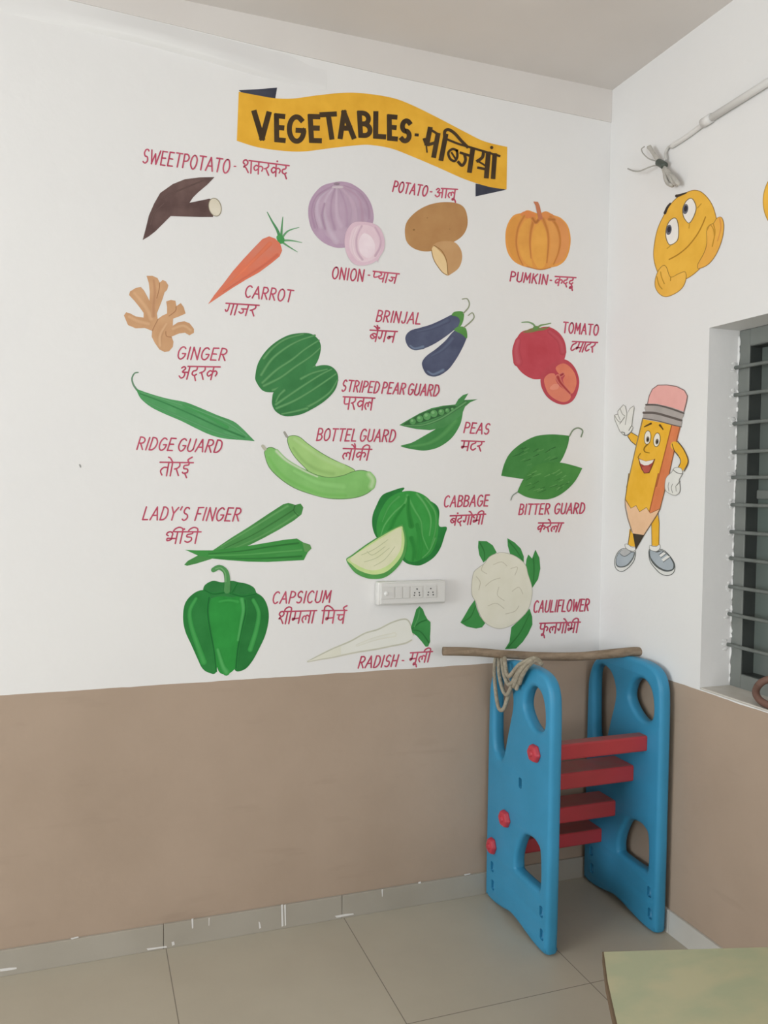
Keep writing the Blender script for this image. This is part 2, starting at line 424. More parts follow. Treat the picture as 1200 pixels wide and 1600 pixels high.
def ellipse(cx, cy, rx, ry, ang=0.0, n=16):
    c, s_ = math.cos(ang), math.sin(ang)
    return [(cx + rx * math.cos(t) * c - ry * math.sin(t) * s_, cy + rx * math.cos(t) * s_ + ry * math.sin(t) * c) for t in [2 * math.pi * k / n for k in range(n)]]

# ------------------------------------------------------------------ hand lettering (strokes; y 0 foot, 1 head)
def arc(cx, cy, rx, ry, a0, a1, n=9):
    return [(cx + rx * math.cos(math.radians(a0 + (a1 - a0) * k / (n - 1))), cy + ry * math.sin(math.radians(a0 + (a1 - a0) * k / (n - 1)))) for k in range(n)]
LAT = {
 'A': (.62, [[(0, 0), (.31, 1)], [(.31, 1), (.6, 0)], [(.12, .36), (.5, .36)]]),
 'B': (.52, [[(.04, 0), (.04, 1)], [(.04, 1)] + arc(.2, .76, .26, .24, 90, -90) + [(.04, .52)], [(.04, .52)] + arc(.22, .26, .28, .26, 90, -90) + [(.04, 0)]]),
 'C': (.54, [arc(.3, .5, .28, .5, 50, 310, 13)]),
 'D': (.56, [[(.04, 0), (.04, 1)], [(.04, 1)] + arc(.16, .5, .36, .5, 80, -80) + [(.04, 0)]]),
 'E': (.48, [[(.04, 0), (.04, 1)], [(.04, 1), (.44, 1)], [(.04, .52), (.38, .52)], [(.04, 0), (.45, 0)]]),
 'F': (.46, [[(.04, 0), (.04, 1)], [(.04, 1), (.44, 1)], [(.04, .52), (.36, .52)]]),
 'G': (.58, [arc(.3, .5, .28, .5, 50, 350, 14) + [(.56, .45)], [(.34, .45), (.57, .45)]]),
 'H': (.56, [[(.04, 0), (.04, 1)], [(.5, 0), (.5, 1)], [(.04, .5), (.5, .5)]]),
 'I': (.14, [[(.07, 0), (.07, 1)]]),
 'J': (.42, [[(.34, 1), (.34, .25)] + arc(.19, .2, .15, .2, 0, -170, 7)]),
 'K': (.54, [[(.04, 0), (.04, 1)], [(.48, 1), (.05, .42)], [(.18, .58), (.5, 0)]]),
 'L': (.46, [[(.04, 1), (.04, 0)], [(.04, 0), (.44, 0)]]),
 'M': (.68, [[(.03, 0), (.08, 1)], [(.08, 1), (.33, .3)], [(.33, .3), (.58, 1)], [(.58, 1), (.64, 0)]]),
 'N': (.58, [[(.04, 0), (.04, 1)], [(.04, 1), (.52, 0)], [(.52, 0), (.52, 1)]]),
 'O': (.60, [arc(.3, .5, .27, .5, 90, 450, 17)]),
 'P': (.50, [[(.04, 0), (.04, 1)], [(.04, 1)] + arc(.2, .74, .27, .26, 90, -90) + [(.04, .48)]]),
 'R': (.54, [[(.04, 0), (.04, 1)], [(.04, 1)] + arc(.2, .75, .27, .25, 90, -90) + [(.04, .5)], [(.2, .5), (.5, 0)]]),
 'S': (.50, [arc(.26, .74, .2, .26, 40, 260, 9) + arc(.24, .25, .21, .25, 80, -140, 9)]),
 'T': (.54, [[(.27, 0), (.27, 1)], [(0, 1), (.54, 1)]]),
 'U': (.56, [[(.04, 1), (.04, .3)] + arc(.28, .27, .24, .27, 180, 360, 9) + [(.52, 1)]]),
 'V': (.58, [[(0, 1), (.29, 0)], [(.29, 0), (.58, 1)]]),
 'W': (.80, [[(0, 1), (.18, 0)], [(.18, 0), (.39, .75)], [(.39, .75), (.58, 0)], [(.58, 0), (.8, 1)]]),
 'Y': (.54, [[(0, 1), (.27, .5)], [(.54, 1), (.27, .5)], [(.27, .5), (.27, 0)]]),
 "'": (.14, [[(.1, 1.05), (.04, .8)]]), '-': (.3, [[(.06, .45), (.24, .45)]]), ' ': (.26, []), '_': (.02, []),
}
def stem(x): return [(x, 1), (x, 0)]
E1 = lambda x: [(x - .34, 1.38), (x - .2, 1.3), (x, 1.0)]
E2 = lambda x: [(x - .14, 1.46), (x - .06, 1.3), (x, 1.0)]
# (advance, strokes, x of the anchor where marks above and below sit)
DEV = {
 'sha': (.78, [[(.13, .68), (.02, .78), (.07, .97), (.24, 1.02), (.37, .86), (.31, .66), (.13, .53), (.07, .42), (.20, .42), (.44, .02)], stem(.64)], .64),
 'ka': (.84, [stem(.44), [(.44, .60), (.24, .70), (.08, .48), (.20, .26), (.44, .46)], [(.44, .58), (.62, .68), (.76, .52), (.70, .30)]], .44),
 'ra': (.52, [[(.32, 1), (.37, .76), (.24, .58), (.06, .50)], [(.16, .55), (.40, .02)]], .32),
 'da': (.56, [[(.34, 1), (.34, .72), (.12, .62), (.09, .38), (.26, .28), (.40, .40)], [(.28, .28), (.44, -.08)]], .34),
 'pa': (.68, [[(.12, 1), (.12, .56), (.24, .42), (.55, .46)], stem(.55)], .55),
 'ya': (.68, [[(.12, .96), (.30, .82), (.24, .62), (.10, .56), (.20, .34), (.38, .32), (.55, .46)], stem(.55)], .55),
 'aa': (.26, [stem(.12)], .12),
 'ja': (.78, [[(.62, .58), (.22, .58)], [(.30, .58), (.40, .36), (.28, .18), (.10, .30)], stem(.62)], .62),
 'a': (.84, [[(.08, .84), (.22, .97), (.36, .82), (.20, .56), (.38, .46), (.38, .18), (.20, .06), (.04, .22)], [(.24, .53), (.64, .53)], stem(.64)], .64),
 'la': (.78, [[(.20, .06), (.07, .30), (.16, .58), (.32, .52), (.34, .30)], [(.30, .54), (.42, .66), (.62, .50)], stem(.62)], .62),
 'ga': (.64, [[(.22, 1), (.22, .42), (.12, .28), (.04, .42)], stem(.50)], .50),
 'na': (.66, [[(.53, .50), (.18, .50), (.08, .40), (.18, .30), (.26, .42), (.18, .50)], stem(.53)], .53),
 'ba': (.68, [[(.55, .62), (.30, .72), (.10, .50), (.22, .28), (.40, .32), (.55, .52)], [(.20, .62), (.44, .36)], stem(.55)], .55),
 'va': (.68, [[(.55, .62), (.30, .72), (.10, .50), (.22, .28), (.40, .32), (.55, .52)], stem(.55)], .55),
 'tta': (.58, [[(.40, 1), (.40, .82), (.14, .66), (.10, .28), (.30, .10), (.50, .26)]], .40),
 'ma': (.76, [[(.20, 1), (.20, .36), (.08, .28), (.08, .44), (.20, .40), (.60, .43)], stem(.60)], .60),
 'ta': (.68, [[(.55, .60), (.28, .60), (.10, .36), (.24, .04)], stem(.55)], .55),
 'ii_': (.66, [[(.42, 1), (.42, .84), (.16, .76), (.15, .56), (.40, .50), (.42, .28), (.20, .20), (.10, .28)], [(.26, .22), (.44, -.12)], [(.42, 1), (.32, 1.22), (.56, 1.40)]], .42),
 'bha': (.78, [[(.12, .66), (.01, .78), (.06, .96), (.22, 1.0), (.35, .84), (.34, .60), (.34, .34), (.12, .24), (.10, .42), (.34, .42), (.62, .43)], stem(.62)], .62),
 'dda': (.58, [[(.42, 1), (.42, .84), (.16, .76), (.15, .56), (.40, .50), (.44, .26), (.26, .10), (.08, .20)]], .42),
 'cha': (.70, [[(.10, .66), (.58, .66)], [(.26, .66), (.22, .36), (.40, .26), (.58, .46)], stem(.58)], .58),
 'pha': (.90, [[(.10, 1), (.10, .56), (.22, .42), (.46, .48)], stem(.46), [(.46, .56), (.64, .66), (.78, .50), (.72, .28)]], .46),
 'sa': (.76, [[(.26, 1), (.26, .66), (.10, .48), (.04, .60)], [(.12, .50), (.34, .14)], [(.22, .56), (.60, .56)], stem(.60)], .60),
 'p_': (.42, [[(.10, 1), (.10, .56), (.20, .42), (.42, .48)]], .2),
 'b_': (.48, [[(.46, .60), (.26, .72), (.08, .50), (.20, .28), (.40, .34), (.46, .60)], [(.18, .60), (.38, .38)]], .2),
}
MARKS = {
 'o': (.26, lambda x: [stem(.12), E1(.12)]), 'au': (.26, lambda x: [stem(.12), E1(.12), E2(.12)]),
 'ii': (.28, lambda x: [stem(.12), [(.12, 1), (.08, 1.28), (-.14, 1.38), (-.36, 1.22), (-.42, 1.0)]]),
}
def word_latin(t):
    x = 0; out = []
    for ch in t:
        w, st = LAT[ch]
        for s_ in st: out.append([(x + px, py) for px, py in s_])
        x += w + .17
    return x - .17, out, []
GAP = {'sha': .46, 'bha': .44, 'a': .50}
def word_hindi(t):
    x = 0; out = []; dots = []; anchor = 0; gaps = []
    for k in t.split():
        if k == 'i':                       # short i, written before its letter
            out += [stem(x + .12), [(x + .12, 1), (x + .14, 1.28), (x + .34, 1.38), (x + .62, 1.22), (x + .82, 1.0)]]; x += .26
        elif k == 'e': out.append(E1(anchor))
        elif k == 'ai': out += [E1(anchor), E2(anchor)]
        elif k == 'n': dots.append((anchor + .06, 1.24))
        elif k == 'reph': out.append([(anchor, 1.0), (anchor - .10, 1.2), (anchor + .12, 1.36)])
        elif k == 'uu': out.append([(anchor, 0), (anchor - .14, -.06), (anchor - .12, -.20), (anchor + .06, -.14), (anchor + .18, -.42)])
        elif k == ' ': x += .3
        elif k in MARKS:
            w, f = MARKS[k]
            for s_ in f(0): out.append([(x + px, py) for px, py in s_])
            anchor = x + .12; x += w
        else:
            w, st, an = DEV[k]
            if k in GAP: gaps.append((x - .06, x + GAP[k]))
            for s_ in st: out.append([(x + px, py) for px, py in s_])
            anchor = x + an; x += w
    a = -.04
    for g0, g1 in gaps:
        if g0 - a > .05: out.append([(a, 1.0), (g0, 1.0)])
        a = g1
    out.append([(a, 1.0), (x + .04, 1.0)])
    return x, out, dots
def lay(word, TL, TR, BL, wd, col, jit=0.012):
    """strokes of a word mapped onto the slanted box TL-TR-BL"""
    W_, strokes, dots = word; prims = []
    for s_ in strokes:
        q = []
        for px, py in s_:
            u = px / W_ + random.uniform(-jit, jit) * 0.15; v = py + random.uniform(-jit, jit)
            q.append((BL[0] + u * (TR[0] - TL[0]) + v * (TL[0] - BL[0]), BL[1] + u * (TR[1] - TL[1]) + v * (TL[1] - BL[1])))
        prims.append(('stroke' if len(q) > 2 else 'line', q, wd, col))
    for d in dots:
        u, v = d[0] / W_, d[1]
        prims.append(('line', [(BL[0] + u * (TR[0] - TL[0]) + v * (TL[0] - BL[0]), BL[1] + u * (TR[1] - TL[1]) + v * (TL[1] - BL[1]))], wd * 1.35, col))
    return prims
RED = ((166, 62, 86), (182, 88, 108))
def lettering(eng, TL, TR, BL, hin, hTL, hTR, hBL, label, dash=None, hin2=None):
    p = Painting(WA, 'painted_lettering', ((BL[0] + TR[0]) / 2, max(BL[1], hBL[1])), label, 'lettering', 'vegetable names painted on the wall')
    pr = lay(word_latin(eng), TL, TR, BL, 2.3, RED)
    if dash: pr.append(('line', [(dash[0] - 1.2, dash[1]), (dash[0] + 1.2, dash[1] + .2)], 2.0, RED))
    p.off = 0.0004; p.part('english_word', pr)
    pr = lay(word_hindi(hin), hTL, hTR, hBL, 2.3, RED)
    if hin2: pr += lay(word_hindi(hin2[0]), *hin2[1:], 2.3, RED)
    p.off = 0.0004; p.part('hindi_word', pr)

#LETTERING
lettering('SWEETPOTATO', (226, 233), (361, 250), (222, 254), 'sha ka ra ka n da', (380, 250), (451, 259), (379, 269),
          'dark red lettering SWEETPOTATO with Hindi beside it, under the banner', dash=(367, 260))
lettering('CARROT', (386, 446), (459, 454), (382, 464), 'ga aa ja ra', (354, 474), (404, 477), (349, 491),
          'dark red lettering CARROT with Hindi below, right of the carrot tip')
lettering('ONION', (521, 417), (570, 422), (518, 435), 'p_ ya aa ja', (584, 424), (623, 428), (580, 439),
          'dark red lettering ONION with Hindi beside it, under the purple onion', dash=(576.5, 430))
lettering('POTATO', (617, 283), (670, 291), (613, 299), 'a aa la uu', (681, 294), (714, 296), (679, 308),
          'small dark red lettering POTATO with Hindi, above the brown potato', dash=(673.5, 299.7))
lettering('PUMKIN', (799, 424.5), (857, 430), (796.5, 439), 'ka da da uu', (868, 432), (899, 434), (865, 446),
          'dark red lettering PUMKIN with Hindi beside it, under the orange pumpkin', dash=(860.5, 438))
lettering('GINGER', (281, 542), (357, 545), (276, 560.5), 'a da ra ka', (283, 572), (343, 573.5), (278, 592),
          'dark red lettering GINGER with Hindi below, under the ginger root')
lettering('STRIPED_PEAR_GUARD', (537, 594), (688, 602), (533, 611), 'pa ra va la', (537, 620), (585, 622), (534, 639),
          'dark red lettering STRIPED PEAR GUARD with Hindi below, beside striped gourds')
lettering('BRINJAL', (591, 485), (660, 489.5), (587, 502), 'ba ai n ga na', (579, 516), (620, 518), (575, 533),
          'dark red lettering BRINJAL with Hindi below, left of the aubergines')
lettering('RIDGE_GUARD', (219, 683), (350, 688), (213, 702), 'ta o ra ii_', (251, 722), (301, 723), (247, 743),
          'dark red lettering RIDGE GUARD with Hindi below, under the long green gourd')
lettering('BOTTEL_GUARD', (498, 669.5), (620, 672), (494, 688), 'la au ka ii', (537, 701), (580, 702), (533, 718),
          'dark red lettering BOTTEL GUARD with Hindi below, above the pale gourds')
lettering('PEAS', (728, 660), (767, 662.5), (724, 676), 'ma tta ra', (722, 689), (756, 690), (719, 704),
          'dark red lettering PEAS with Hindi below, right of the pea pods')
lettering('TOMATO', (881, 503.5), (936, 508), (879, 519.5), 'tta ma aa tta ra', (895, 533.5), (933, 535), (889, 549),
          'dark red lettering TOMATO with Hindi below, right of the red tomato')
lettering('BITTER GUARD', (813, 788), (915, 786), (810, 804), 'ka ra e la aa', (842, 817), (880, 817), (837, 831),
          'dark red lettering BITTER GUARD with Hindi below, under two leafy bitter gourds')
lettering("LADY'S FINGER", (228, 792), (379, 794), (222, 812), 'bha ii n dda ii', (261, 831), (313, 831), (257, 849),
          "dark red lettering LADY'S FINGER with Hindi below, left of the okra pods")
lettering('CABBAGE', (696, 775), (765, 773.5), (693, 792), 'ba n da ga o bha ii', (704, 806), (758, 803.5), (701, 821),
          'dark red lettering CABBAGE with Hindi below, right of the green cabbage')
lettering('CAPSICUM', (429, 925), (519, 923), (425, 943), 'sha ii ma la aa', (437, 956), (494, 954), (433, 975),
          'dark red lettering CAPSICUM with Hindi below, right of the green capsicum', hin2=('i ma cha reph', (504, 954), (541, 953.5), (501, 974)))
lettering('CAULIFLOWER', (836, 939), (922, 936), (833, 957), 'pha uu la ga o bha ii', (844, 974), (906, 972), (841, 990),
          'dark red lettering CAULIFLOWER with Hindi below, right of the cauliflower')
lettering('RADISH', (564, 1026), (624, 1023), (559, 1044), 'ma uu la ii', (642, 1020), (675, 1018), (638, 1036),
          'dark red lettering RADISH with Hindi beside it, just above the brown dado', dash=(629.5, 1032))

# ------------------------------------------------------------------ heading banner
p = Painting(WA, 'painted_banner', (580, 230), 'painted yellow ribbon banner with black VEGETABLES heading and Hindi', 'wall painting')
NAVY = ((52, 54, 66), (66, 68, 80))
p.part('ribbon_fold', [('poly', [(373, 141), (402, 139.5), (433, 137), (430, 154), (402, 151), (380, 147)], NAVY)])
p.part('ribbon_fold', [('poly', [(743, 287), (743, 307), (791, 296.5), (770, 291)], NAVY)])
p.part('ribbon', [('poly', [(v.x, v.y) for v in catmull([(x, y, 0) for x, y in [(373, 143.5), (402, 149), (429, 153.5), (458, 154), (496, 149), (537, 145), (569, 146), (611, 152.5), (642, 163.5), (684, 184), (726, 206), (757, 221), (792.5, 229.6)]], False, 6)]
        + [(v.x, v.y) for v in catmull([(x, y, 0) for x, y in [(791.5, 296), (763, 291.7), (726, 280), (684, 261.5), (642, 243.7), (611, 232), (580, 226.7), (558, 227), (517, 231.5), (475, 236.7), (440, 235.6), (402, 230), (370, 220)]], False, 6)], ((218, 168, 60), (208, 156, 52)))])
INK = ((60, 48, 36), (72, 58, 42))
A = cr(350, 120, 4.8); B = cr(580, 150, 4.8)
pr = []
def big(ch, f, TL, TR, BL, wd=8.6):
    tl, tr, bl = f([TL, TR, BL])
    L, T = LAT[ch]
    pr.extend(lay((L, T, []), tl, tr, bl, wd, INK, 0.0))
big('V', A, (228, 268), (335, 278), (232, 455)); big('E', A, (388, 292), (448, 298), (390, 472), 8.0)
big('G', A, (487, 298), (600, 305), (485, 480), 8.0); big('E', A, (640, 298), (712, 300), (650, 478), 8.0)
big('T', A, (732, 285), (830, 280), (758, 458), 8.0); big('A', A, (848, 268), (950, 268), (872, 452), 8.0)
big('B', A, (1008, 272), (1090, 275), (1018, 440), 7.6); big('L', B, (28, 130), (100, 135), (26, 302), 8.0)
big('E', B, (130, 155), (185, 160), (132, 318), 7.6); big('S', B, (228, 185), (300, 190), (216, 335), 7.6)
pr.append(('line', B([(334, 292), (346, 293)]), 4.5, INK))
SQUARE[0] = True
p.part('english_word', pr)
HB = cr(660, 190, 8.571)
pr = []
for pts, wd in [([(100, 100), (60, 300)], 7), ([(25, 240), (45, 295), (75, 310), (150, 290)], 4.5), ([(50, 320), (60, 410)], 2.2), ([(205, 180), (152, 460)], 7),
                ([(310, 190), (250, 500)], 7), ([(295, 195), (300, 130), (350, 110), (430, 160), (520, 260), (600, 340)], 4.5),
                ([(85, 95), (220, 180)], 3.5), ([(330, 240), (480, 300), (600, 335), (1030, 462)], 3.2),
                ([(460, 390), (400, 370), (345, 420), (370, 500), (430, 530), (465, 470), (460, 390)], 3.6), ([(390, 420), (440, 500)], 2.6),
                ([(510, 420), (650, 465)], 3.6), ([(560, 440), (575, 520), (530, 590), (480, 545)], 4.2), ([(670, 380), (630, 660)], 7),
                ([(815, 410), (800, 480), (735, 530)], 4.5), ([(735, 530), (790, 560), (850, 600)], 2.6), ([(745, 620), (850, 640)], 3.6),
                ([(880, 430), (855, 735)], 7), ([(965, 450), (945, 745)], 6.6)]:
    q = HB(pts); pr.append(('stroke' if len(q) > 2 else 'line', q, wd * 1.08, INK))
pr.append(('line', HB([(925, 350)]), 5.2, INK))
p.part('hindi_word', pr)
SQUARE[0] = False

# ------------------------------------------------------------------ vegetables
VEG = 'painted vegetables on the wall'
def veg(name, foot, label): return Painting(WA, name, foot, label, 'wall painting', VEG)
# sweet potato
C = cr(200, 220, 4.2857)
p = veg('painted_sweet_potato', (260, 374), 'painted dark brown forked sweet potato with a pale cut end')
SP = ((84, 66, 64), (104, 84, 80))
p.part('root', [('poly', C([(98, 665), (118, 590), (140, 500), (175, 420), (215, 350), (300, 290), (380, 258), (480, 245), (580, 243), (530, 295), (470, 345), (435, 380), (412, 415), (545, 388), (575, 400), (570, 510), (480, 510), (380, 508), (285, 505), (240, 550), (185, 605), (140, 640)]), SP),
    ('stroke', C([(240, 380), (300, 350), (420, 300), (500, 268)]), (1.5, 1), ((98, 80, 76), (90, 72, 70))),
    ('stroke', C([(150, 560), (180, 480), (240, 420)]), (1.5, 1), ((98, 80, 76), (90, 72, 70)))])
p.part('cut_end', [('fill', C(ellipse(583, 445, 43, 64, -.25)), (146, 138, 118)), ('fill', C(ellipse(582, 445, 38, 58, -.25)), ((205, 198, 182), (196, 188, 170)))])
# carrot
p = veg('painted_carrot', (327, 475), 'painted orange carrot with spiky green leaf tops')
p.part('leaf_tuft', [('stroke', C([(1020, 660), (1000, 600), (965, 540), (932, 478)]), (5.5, 1.2), ((70, 128, 84), (86, 142, 98))),
    ('stroke', C([(1025, 660), (1030, 580), (1037, 510)]), (4.6, 1), ((82, 140, 92), (96, 150, 104))),
    ('stroke', C([(1025, 660), (1070, 605), (1145, 580)]), (4, .8), (104, 156, 112)),
    ('stroke', C([(1025, 668), (1090, 668), (1165, 682)]), (4, .8), (104, 156, 112)),
    ('stroke', C([(1020, 670), (1070, 705), (1135, 745)]), (4, .8), (104, 156, 112)),
    ('fill', C([(995, 640), (1020, 628), (1045, 650), (1045, 680), (1020, 690), (1000, 668)]), ((66, 140, 78), (84, 150, 90)))])
p.part('root', [('poly', C([(535, 1095), (580, 1030), (640, 955), (700, 875), (770, 795), (840, 720), (900, 658), (945, 640), (985, 655), (1020, 690), (1032, 735), (1015, 775), (960, 820), (880, 880), (790, 930), (700, 985), (610, 1045)]), ((206, 112, 86), (198, 120, 100))),
    ('stroke', C([(600, 1030), (720, 920), (860, 780), (950, 690)]), (1, 4), ((212, 118, 88), (214, 128, 98))),
    ('stroke', C([(640, 1010), (760, 930), (900, 840), (1000, 765)]), (1, 3), ((194, 104, 84), (198, 110, 88)))])
# onion
D = cr(460, 260, 4.2857)
p = veg('painted_onion', (530, 414), 'painted purple onion with a smaller pale onion in front')
p.part('purple_onion', [('fill', D([(275, 105), (180, 135), (110, 220), (92, 310), (115, 420), (180, 500), (260, 540), (330, 545), (400, 520), (480, 450), (528, 370), (520, 270), (470, 180), (390, 120), (330, 103)]), ((165, 138, 162), (176, 152, 172))),
    ('fill', D([(270, 125), (190, 180), (140, 270), (150, 380), (220, 470), (300, 515), (380, 500), (460, 420), (490, 330), (460, 230), (390, 150), (320, 125)]), ((180, 158, 176), (172, 148, 168)))]
    + [('stroke', D(q), w, c) for q, w, c in [
        ([(255, 135), (170, 210), (150, 300), (180, 400)], (2, 5), (186, 168, 184)), ([(262, 140), (210, 220), (200, 310), (230, 420), (280, 500)], (2, 6), (188, 170, 186)),
        ([(275, 140), (250, 220), (245, 320), (270, 420)], (2, 4), (166, 140, 162)), ([(285, 140), (280, 240), (285, 330), (310, 400)], (2, 5), (188, 168, 184)),
        ([(295, 140), (330, 220), (350, 300), (350, 400)], (2, 4), (170, 145, 166)), ([(300, 138), (370, 210), (400, 290), (400, 370)], (2, 6), (184, 160, 178)),
        ([(320, 135), (420, 200), (450, 280), (455, 370)], (2, 5), (172, 144, 164)), ([(330, 128), (430, 170), (490, 260), (500, 350)], (2, 3), (164, 136, 158)),
        ([(250, 135), (150, 200), (115, 300), (135, 410)], (2, 4), (162, 134, 158)), ([(200, 250), (185, 330), (205, 420)], (2, 2), (162, 136, 160))]]
    + [('fill', D(ellipse(282, 118, 20, 9)), (146, 128, 140)), ('fill', D(ellipse(288, 140, 40, 9)), (198, 184, 192))])
p.part('cut_onion', [('fill', D([(390, 380), (345, 440), (335, 520), (355, 600), (400, 655), (460, 665), (520, 650), (550, 632), (560, 645), (565, 615), (598, 560), (602, 490), (575, 420), (530, 385), (460, 372)]), ((200, 172, 186), (206, 180, 192))),
    ('fill', D([(400, 410), (370, 480), (372, 560), (420, 630), (480, 640), (545, 610), (580, 550), (580, 480), (545, 420), (470, 392)]), ((208, 184, 194), (214, 194, 202))),
    ('stroke', D([(420, 410), (390, 490), (400, 580), (440, 630)]), 2.2, (220, 200, 208)),
    ('stroke', D([(450, 400), (415, 480), (420, 570), (455, 625)]), 2.0, (192, 164, 180)),
    ('stroke', D([(540, 410), (575, 480), (572, 540), (540, 600)]), 2.2, (190, 160, 178)),
    ('fill', D([(460, 450), (430, 510), (440, 580), (490, 615), (530, 590), (540, 530), (510, 470)]), ((220, 206, 212), (214, 196, 204)))])
# potato
p = veg('painted_potato', (700, 430), 'painted brown potato with a small half potato in front')
p.part('potato', [('fill', D([(740, 420), (760, 360), (820, 300), (900, 258), (990, 240), (1080, 245), (1135, 275), (1158, 340), (1155, 410), (1120, 470), (1050, 515), (960, 555), (880, 570), (800, 550), (750, 500)]), ((172, 132, 88), (164, 122, 80))),
    ('fill', D(ellipse(800, 425, 8, 6)), (140, 104, 66)), ('fill', D(ellipse(890, 345, 6, 4)), (150, 112, 74)), ('fill', D(ellipse(1040, 420, 5, 4)), (154, 116, 78))])
p.part('half_potato', [('fill', D([(920, 545), (950, 512), (1010, 500), (1075, 510), (1115, 560), (1122, 620), (1100, 680), (1050, 720), (1020, 730), (980, 690), (930, 610)]), ((184, 146, 104), (178, 138, 96))),
    ('fill', D([(918, 560), (935, 535), (965, 560), (1000, 600), (1022, 660), (1026, 728), (985, 705), (945, 645), (925, 600)]), ((216, 190, 146), (210, 182, 136))),
    ('stroke', D([(935, 530), (985, 565), (1018, 630), (1028, 722)]), 1.3, (140, 104, 62)), ('stroke', D([(918, 560), (928, 610), (950, 655), (990, 708), (1022, 728)]), 1.1, (140, 104, 62))])
# pumpkin
Ee = cr(720, 280, 4.2857)
p = veg('painted_pumpkin', (845, 421), 'painted orange ribbed pumpkin with a bent stem')
OR = ((206, 142, 72), (214, 150, 78)); DK = ((184, 120, 60), (176, 112, 56))
p.part('fruit', [('fill', Ee([(410, 225), (350, 245), (310, 310), (298, 390), (310, 480), (350, 545), (410, 580), (470, 595), (530, 608), (580, 595), (650, 580), (700, 540), (728, 470), (735, 390), (715, 310), (670, 260), (620, 240), (570, 215), (520, 230), (450, 208)]), OR),
    ('fill', Ee([(420, 240), (350, 260), (315, 330), (312, 420), (340, 510), (400, 570), (380, 500), (365, 420), (375, 330), (405, 260)]), ((208, 146, 72), (200, 138, 70))),
    ('fill', Ee([(470, 262), (420, 290), (385, 370), (385, 450), (410, 530), (450, 575), (480, 590), (465, 500), (460, 400), (470, 320)]), ((214, 156, 78), (204, 144, 72))),
    ('fill', Ee([(520, 280), (485, 350), (472, 430), (480, 520), (505, 580), (530, 600), (560, 580), (580, 500), (582, 400), (560, 320)]), ((218, 160, 80), (208, 148, 72))),
    ('fill', Ee([(570, 270), (590, 330), (600, 430), (590, 530), (580, 580), (620, 550), (650, 480), (655, 390), (635, 310), (600, 270)]), ((206, 144, 80), (212, 150, 84))),
    ('fill', Ee([(620, 258), (655, 320), (672, 400), (660, 490), (630, 565), (690, 530), (722, 450), (722, 370), (700, 300), (660, 262)]), ((208, 142, 88), (202, 136, 82))),
    ('fill', Ee([(400, 232), (440, 212), (490, 226), (500, 250), (460, 262), (420, 258)]), ((206, 130, 78), (198, 120, 70))),
    ('fill', Ee([(545, 225), (580, 222), (625, 245), (600, 270), (550, 262)]), ((210, 140, 84), (200, 128, 74))),
    ('stroke', Ee([(425, 245), (385, 320), (370, 420), (385, 510), (415, 575)]), (2.6, 1.2), DK), ('stroke', Ee([(490, 265), (470, 340), (462, 430), (470, 530)]), (3.2, 1), DK),
    ('stroke', Ee([(550, 265), (580, 350), (586, 440), (575, 560)]), (3.0, 1.2), DK), ('stroke', Ee([(600, 255), (645, 320), (665, 410), (650, 500), (620, 570)]), (3.0, 1), DK),
    ('stroke', Ee([(480, 262), (500, 290), (520, 272)]), 3.0, (168, 106, 56)), ('stroke', Ee([(590, 268), (625, 272)]), 3.0, (172, 110, 60)),
    ('stroke', Ee([(440, 585), (530, 606), (600, 592)]), 1.3, DK)])
p.part('stem', [('poly', Ee([(485, 150), (515, 152), (528, 180), (535, 215), (550, 268), (520, 275), (508, 220), (500, 180)]), ((176, 108, 78), (190, 124, 92)))])
# ginger
F = cr(180, 420, 5)
p = veg('painted_ginger', (262, 549), 'painted tan ginger root with knobbly branches')
p.part('root', [('poly', F([(68, 365), (85, 340), (115, 348), (160, 372), (222, 382), (222, 345), (190, 300), (150, 250), (108, 205), (115, 178), (160, 150), (200, 142), (225, 170), (250, 215), (268, 250), (270, 180), (262, 110), (245, 55), (290, 55), (330, 72), (348, 108), (370, 88), (395, 98), (415, 130), (405, 165), (385, 185), (370, 235), (345, 300), (325, 350), (332, 392), (370, 365), (405, 350), (405, 300), (398, 255), (435, 243), (470, 250), (478, 292), (512, 268), (535, 300), (550, 350), (500, 372), (452, 390), (450, 445), (490, 418), (540, 410), (580, 425), (615, 470), (615, 500), (580, 520), (545, 500), (500, 505), (440, 530), (455, 570), (450, 610), (420, 645), (385, 650), (345, 630), (310, 580), (285, 530), (288, 485), (230, 462), (160, 465), (100, 440)]), ((192, 152, 116), (182, 140, 104))),
    ('stroke', F([(150, 190), (200, 250), (250, 320), (280, 390)]), (2.5, 4), (200, 160, 124)), ('stroke', F([(300, 90), (310, 180), (300, 280), (300, 370)]), (2.5, 4), (180, 136, 102)),
    ('stroke', F([(345, 110), (345, 150), (325, 230)]), 1.2, (160, 116, 84)), ('stroke', F([(475, 295), (470, 330), (420, 370)]), 1.2, (160, 116, 84)),
    ('stroke', F([(335, 395), (310, 440), (290, 485)]), 1.2, (164, 122, 90)), ('stroke', F([(440, 535), (400, 525), (395, 490)]), 1.2, (160, 116, 84)),
    ('stroke', F([(110, 375), (180, 410), (260, 430)]), 3, (200, 160, 124)), ('stroke', F([(350, 600), (350, 520), (400, 430)]), (3, 2), (202, 164, 128)), ('stroke', F([(450, 470), (530, 445), (590, 480)]), 2.5, (200, 162, 126))])
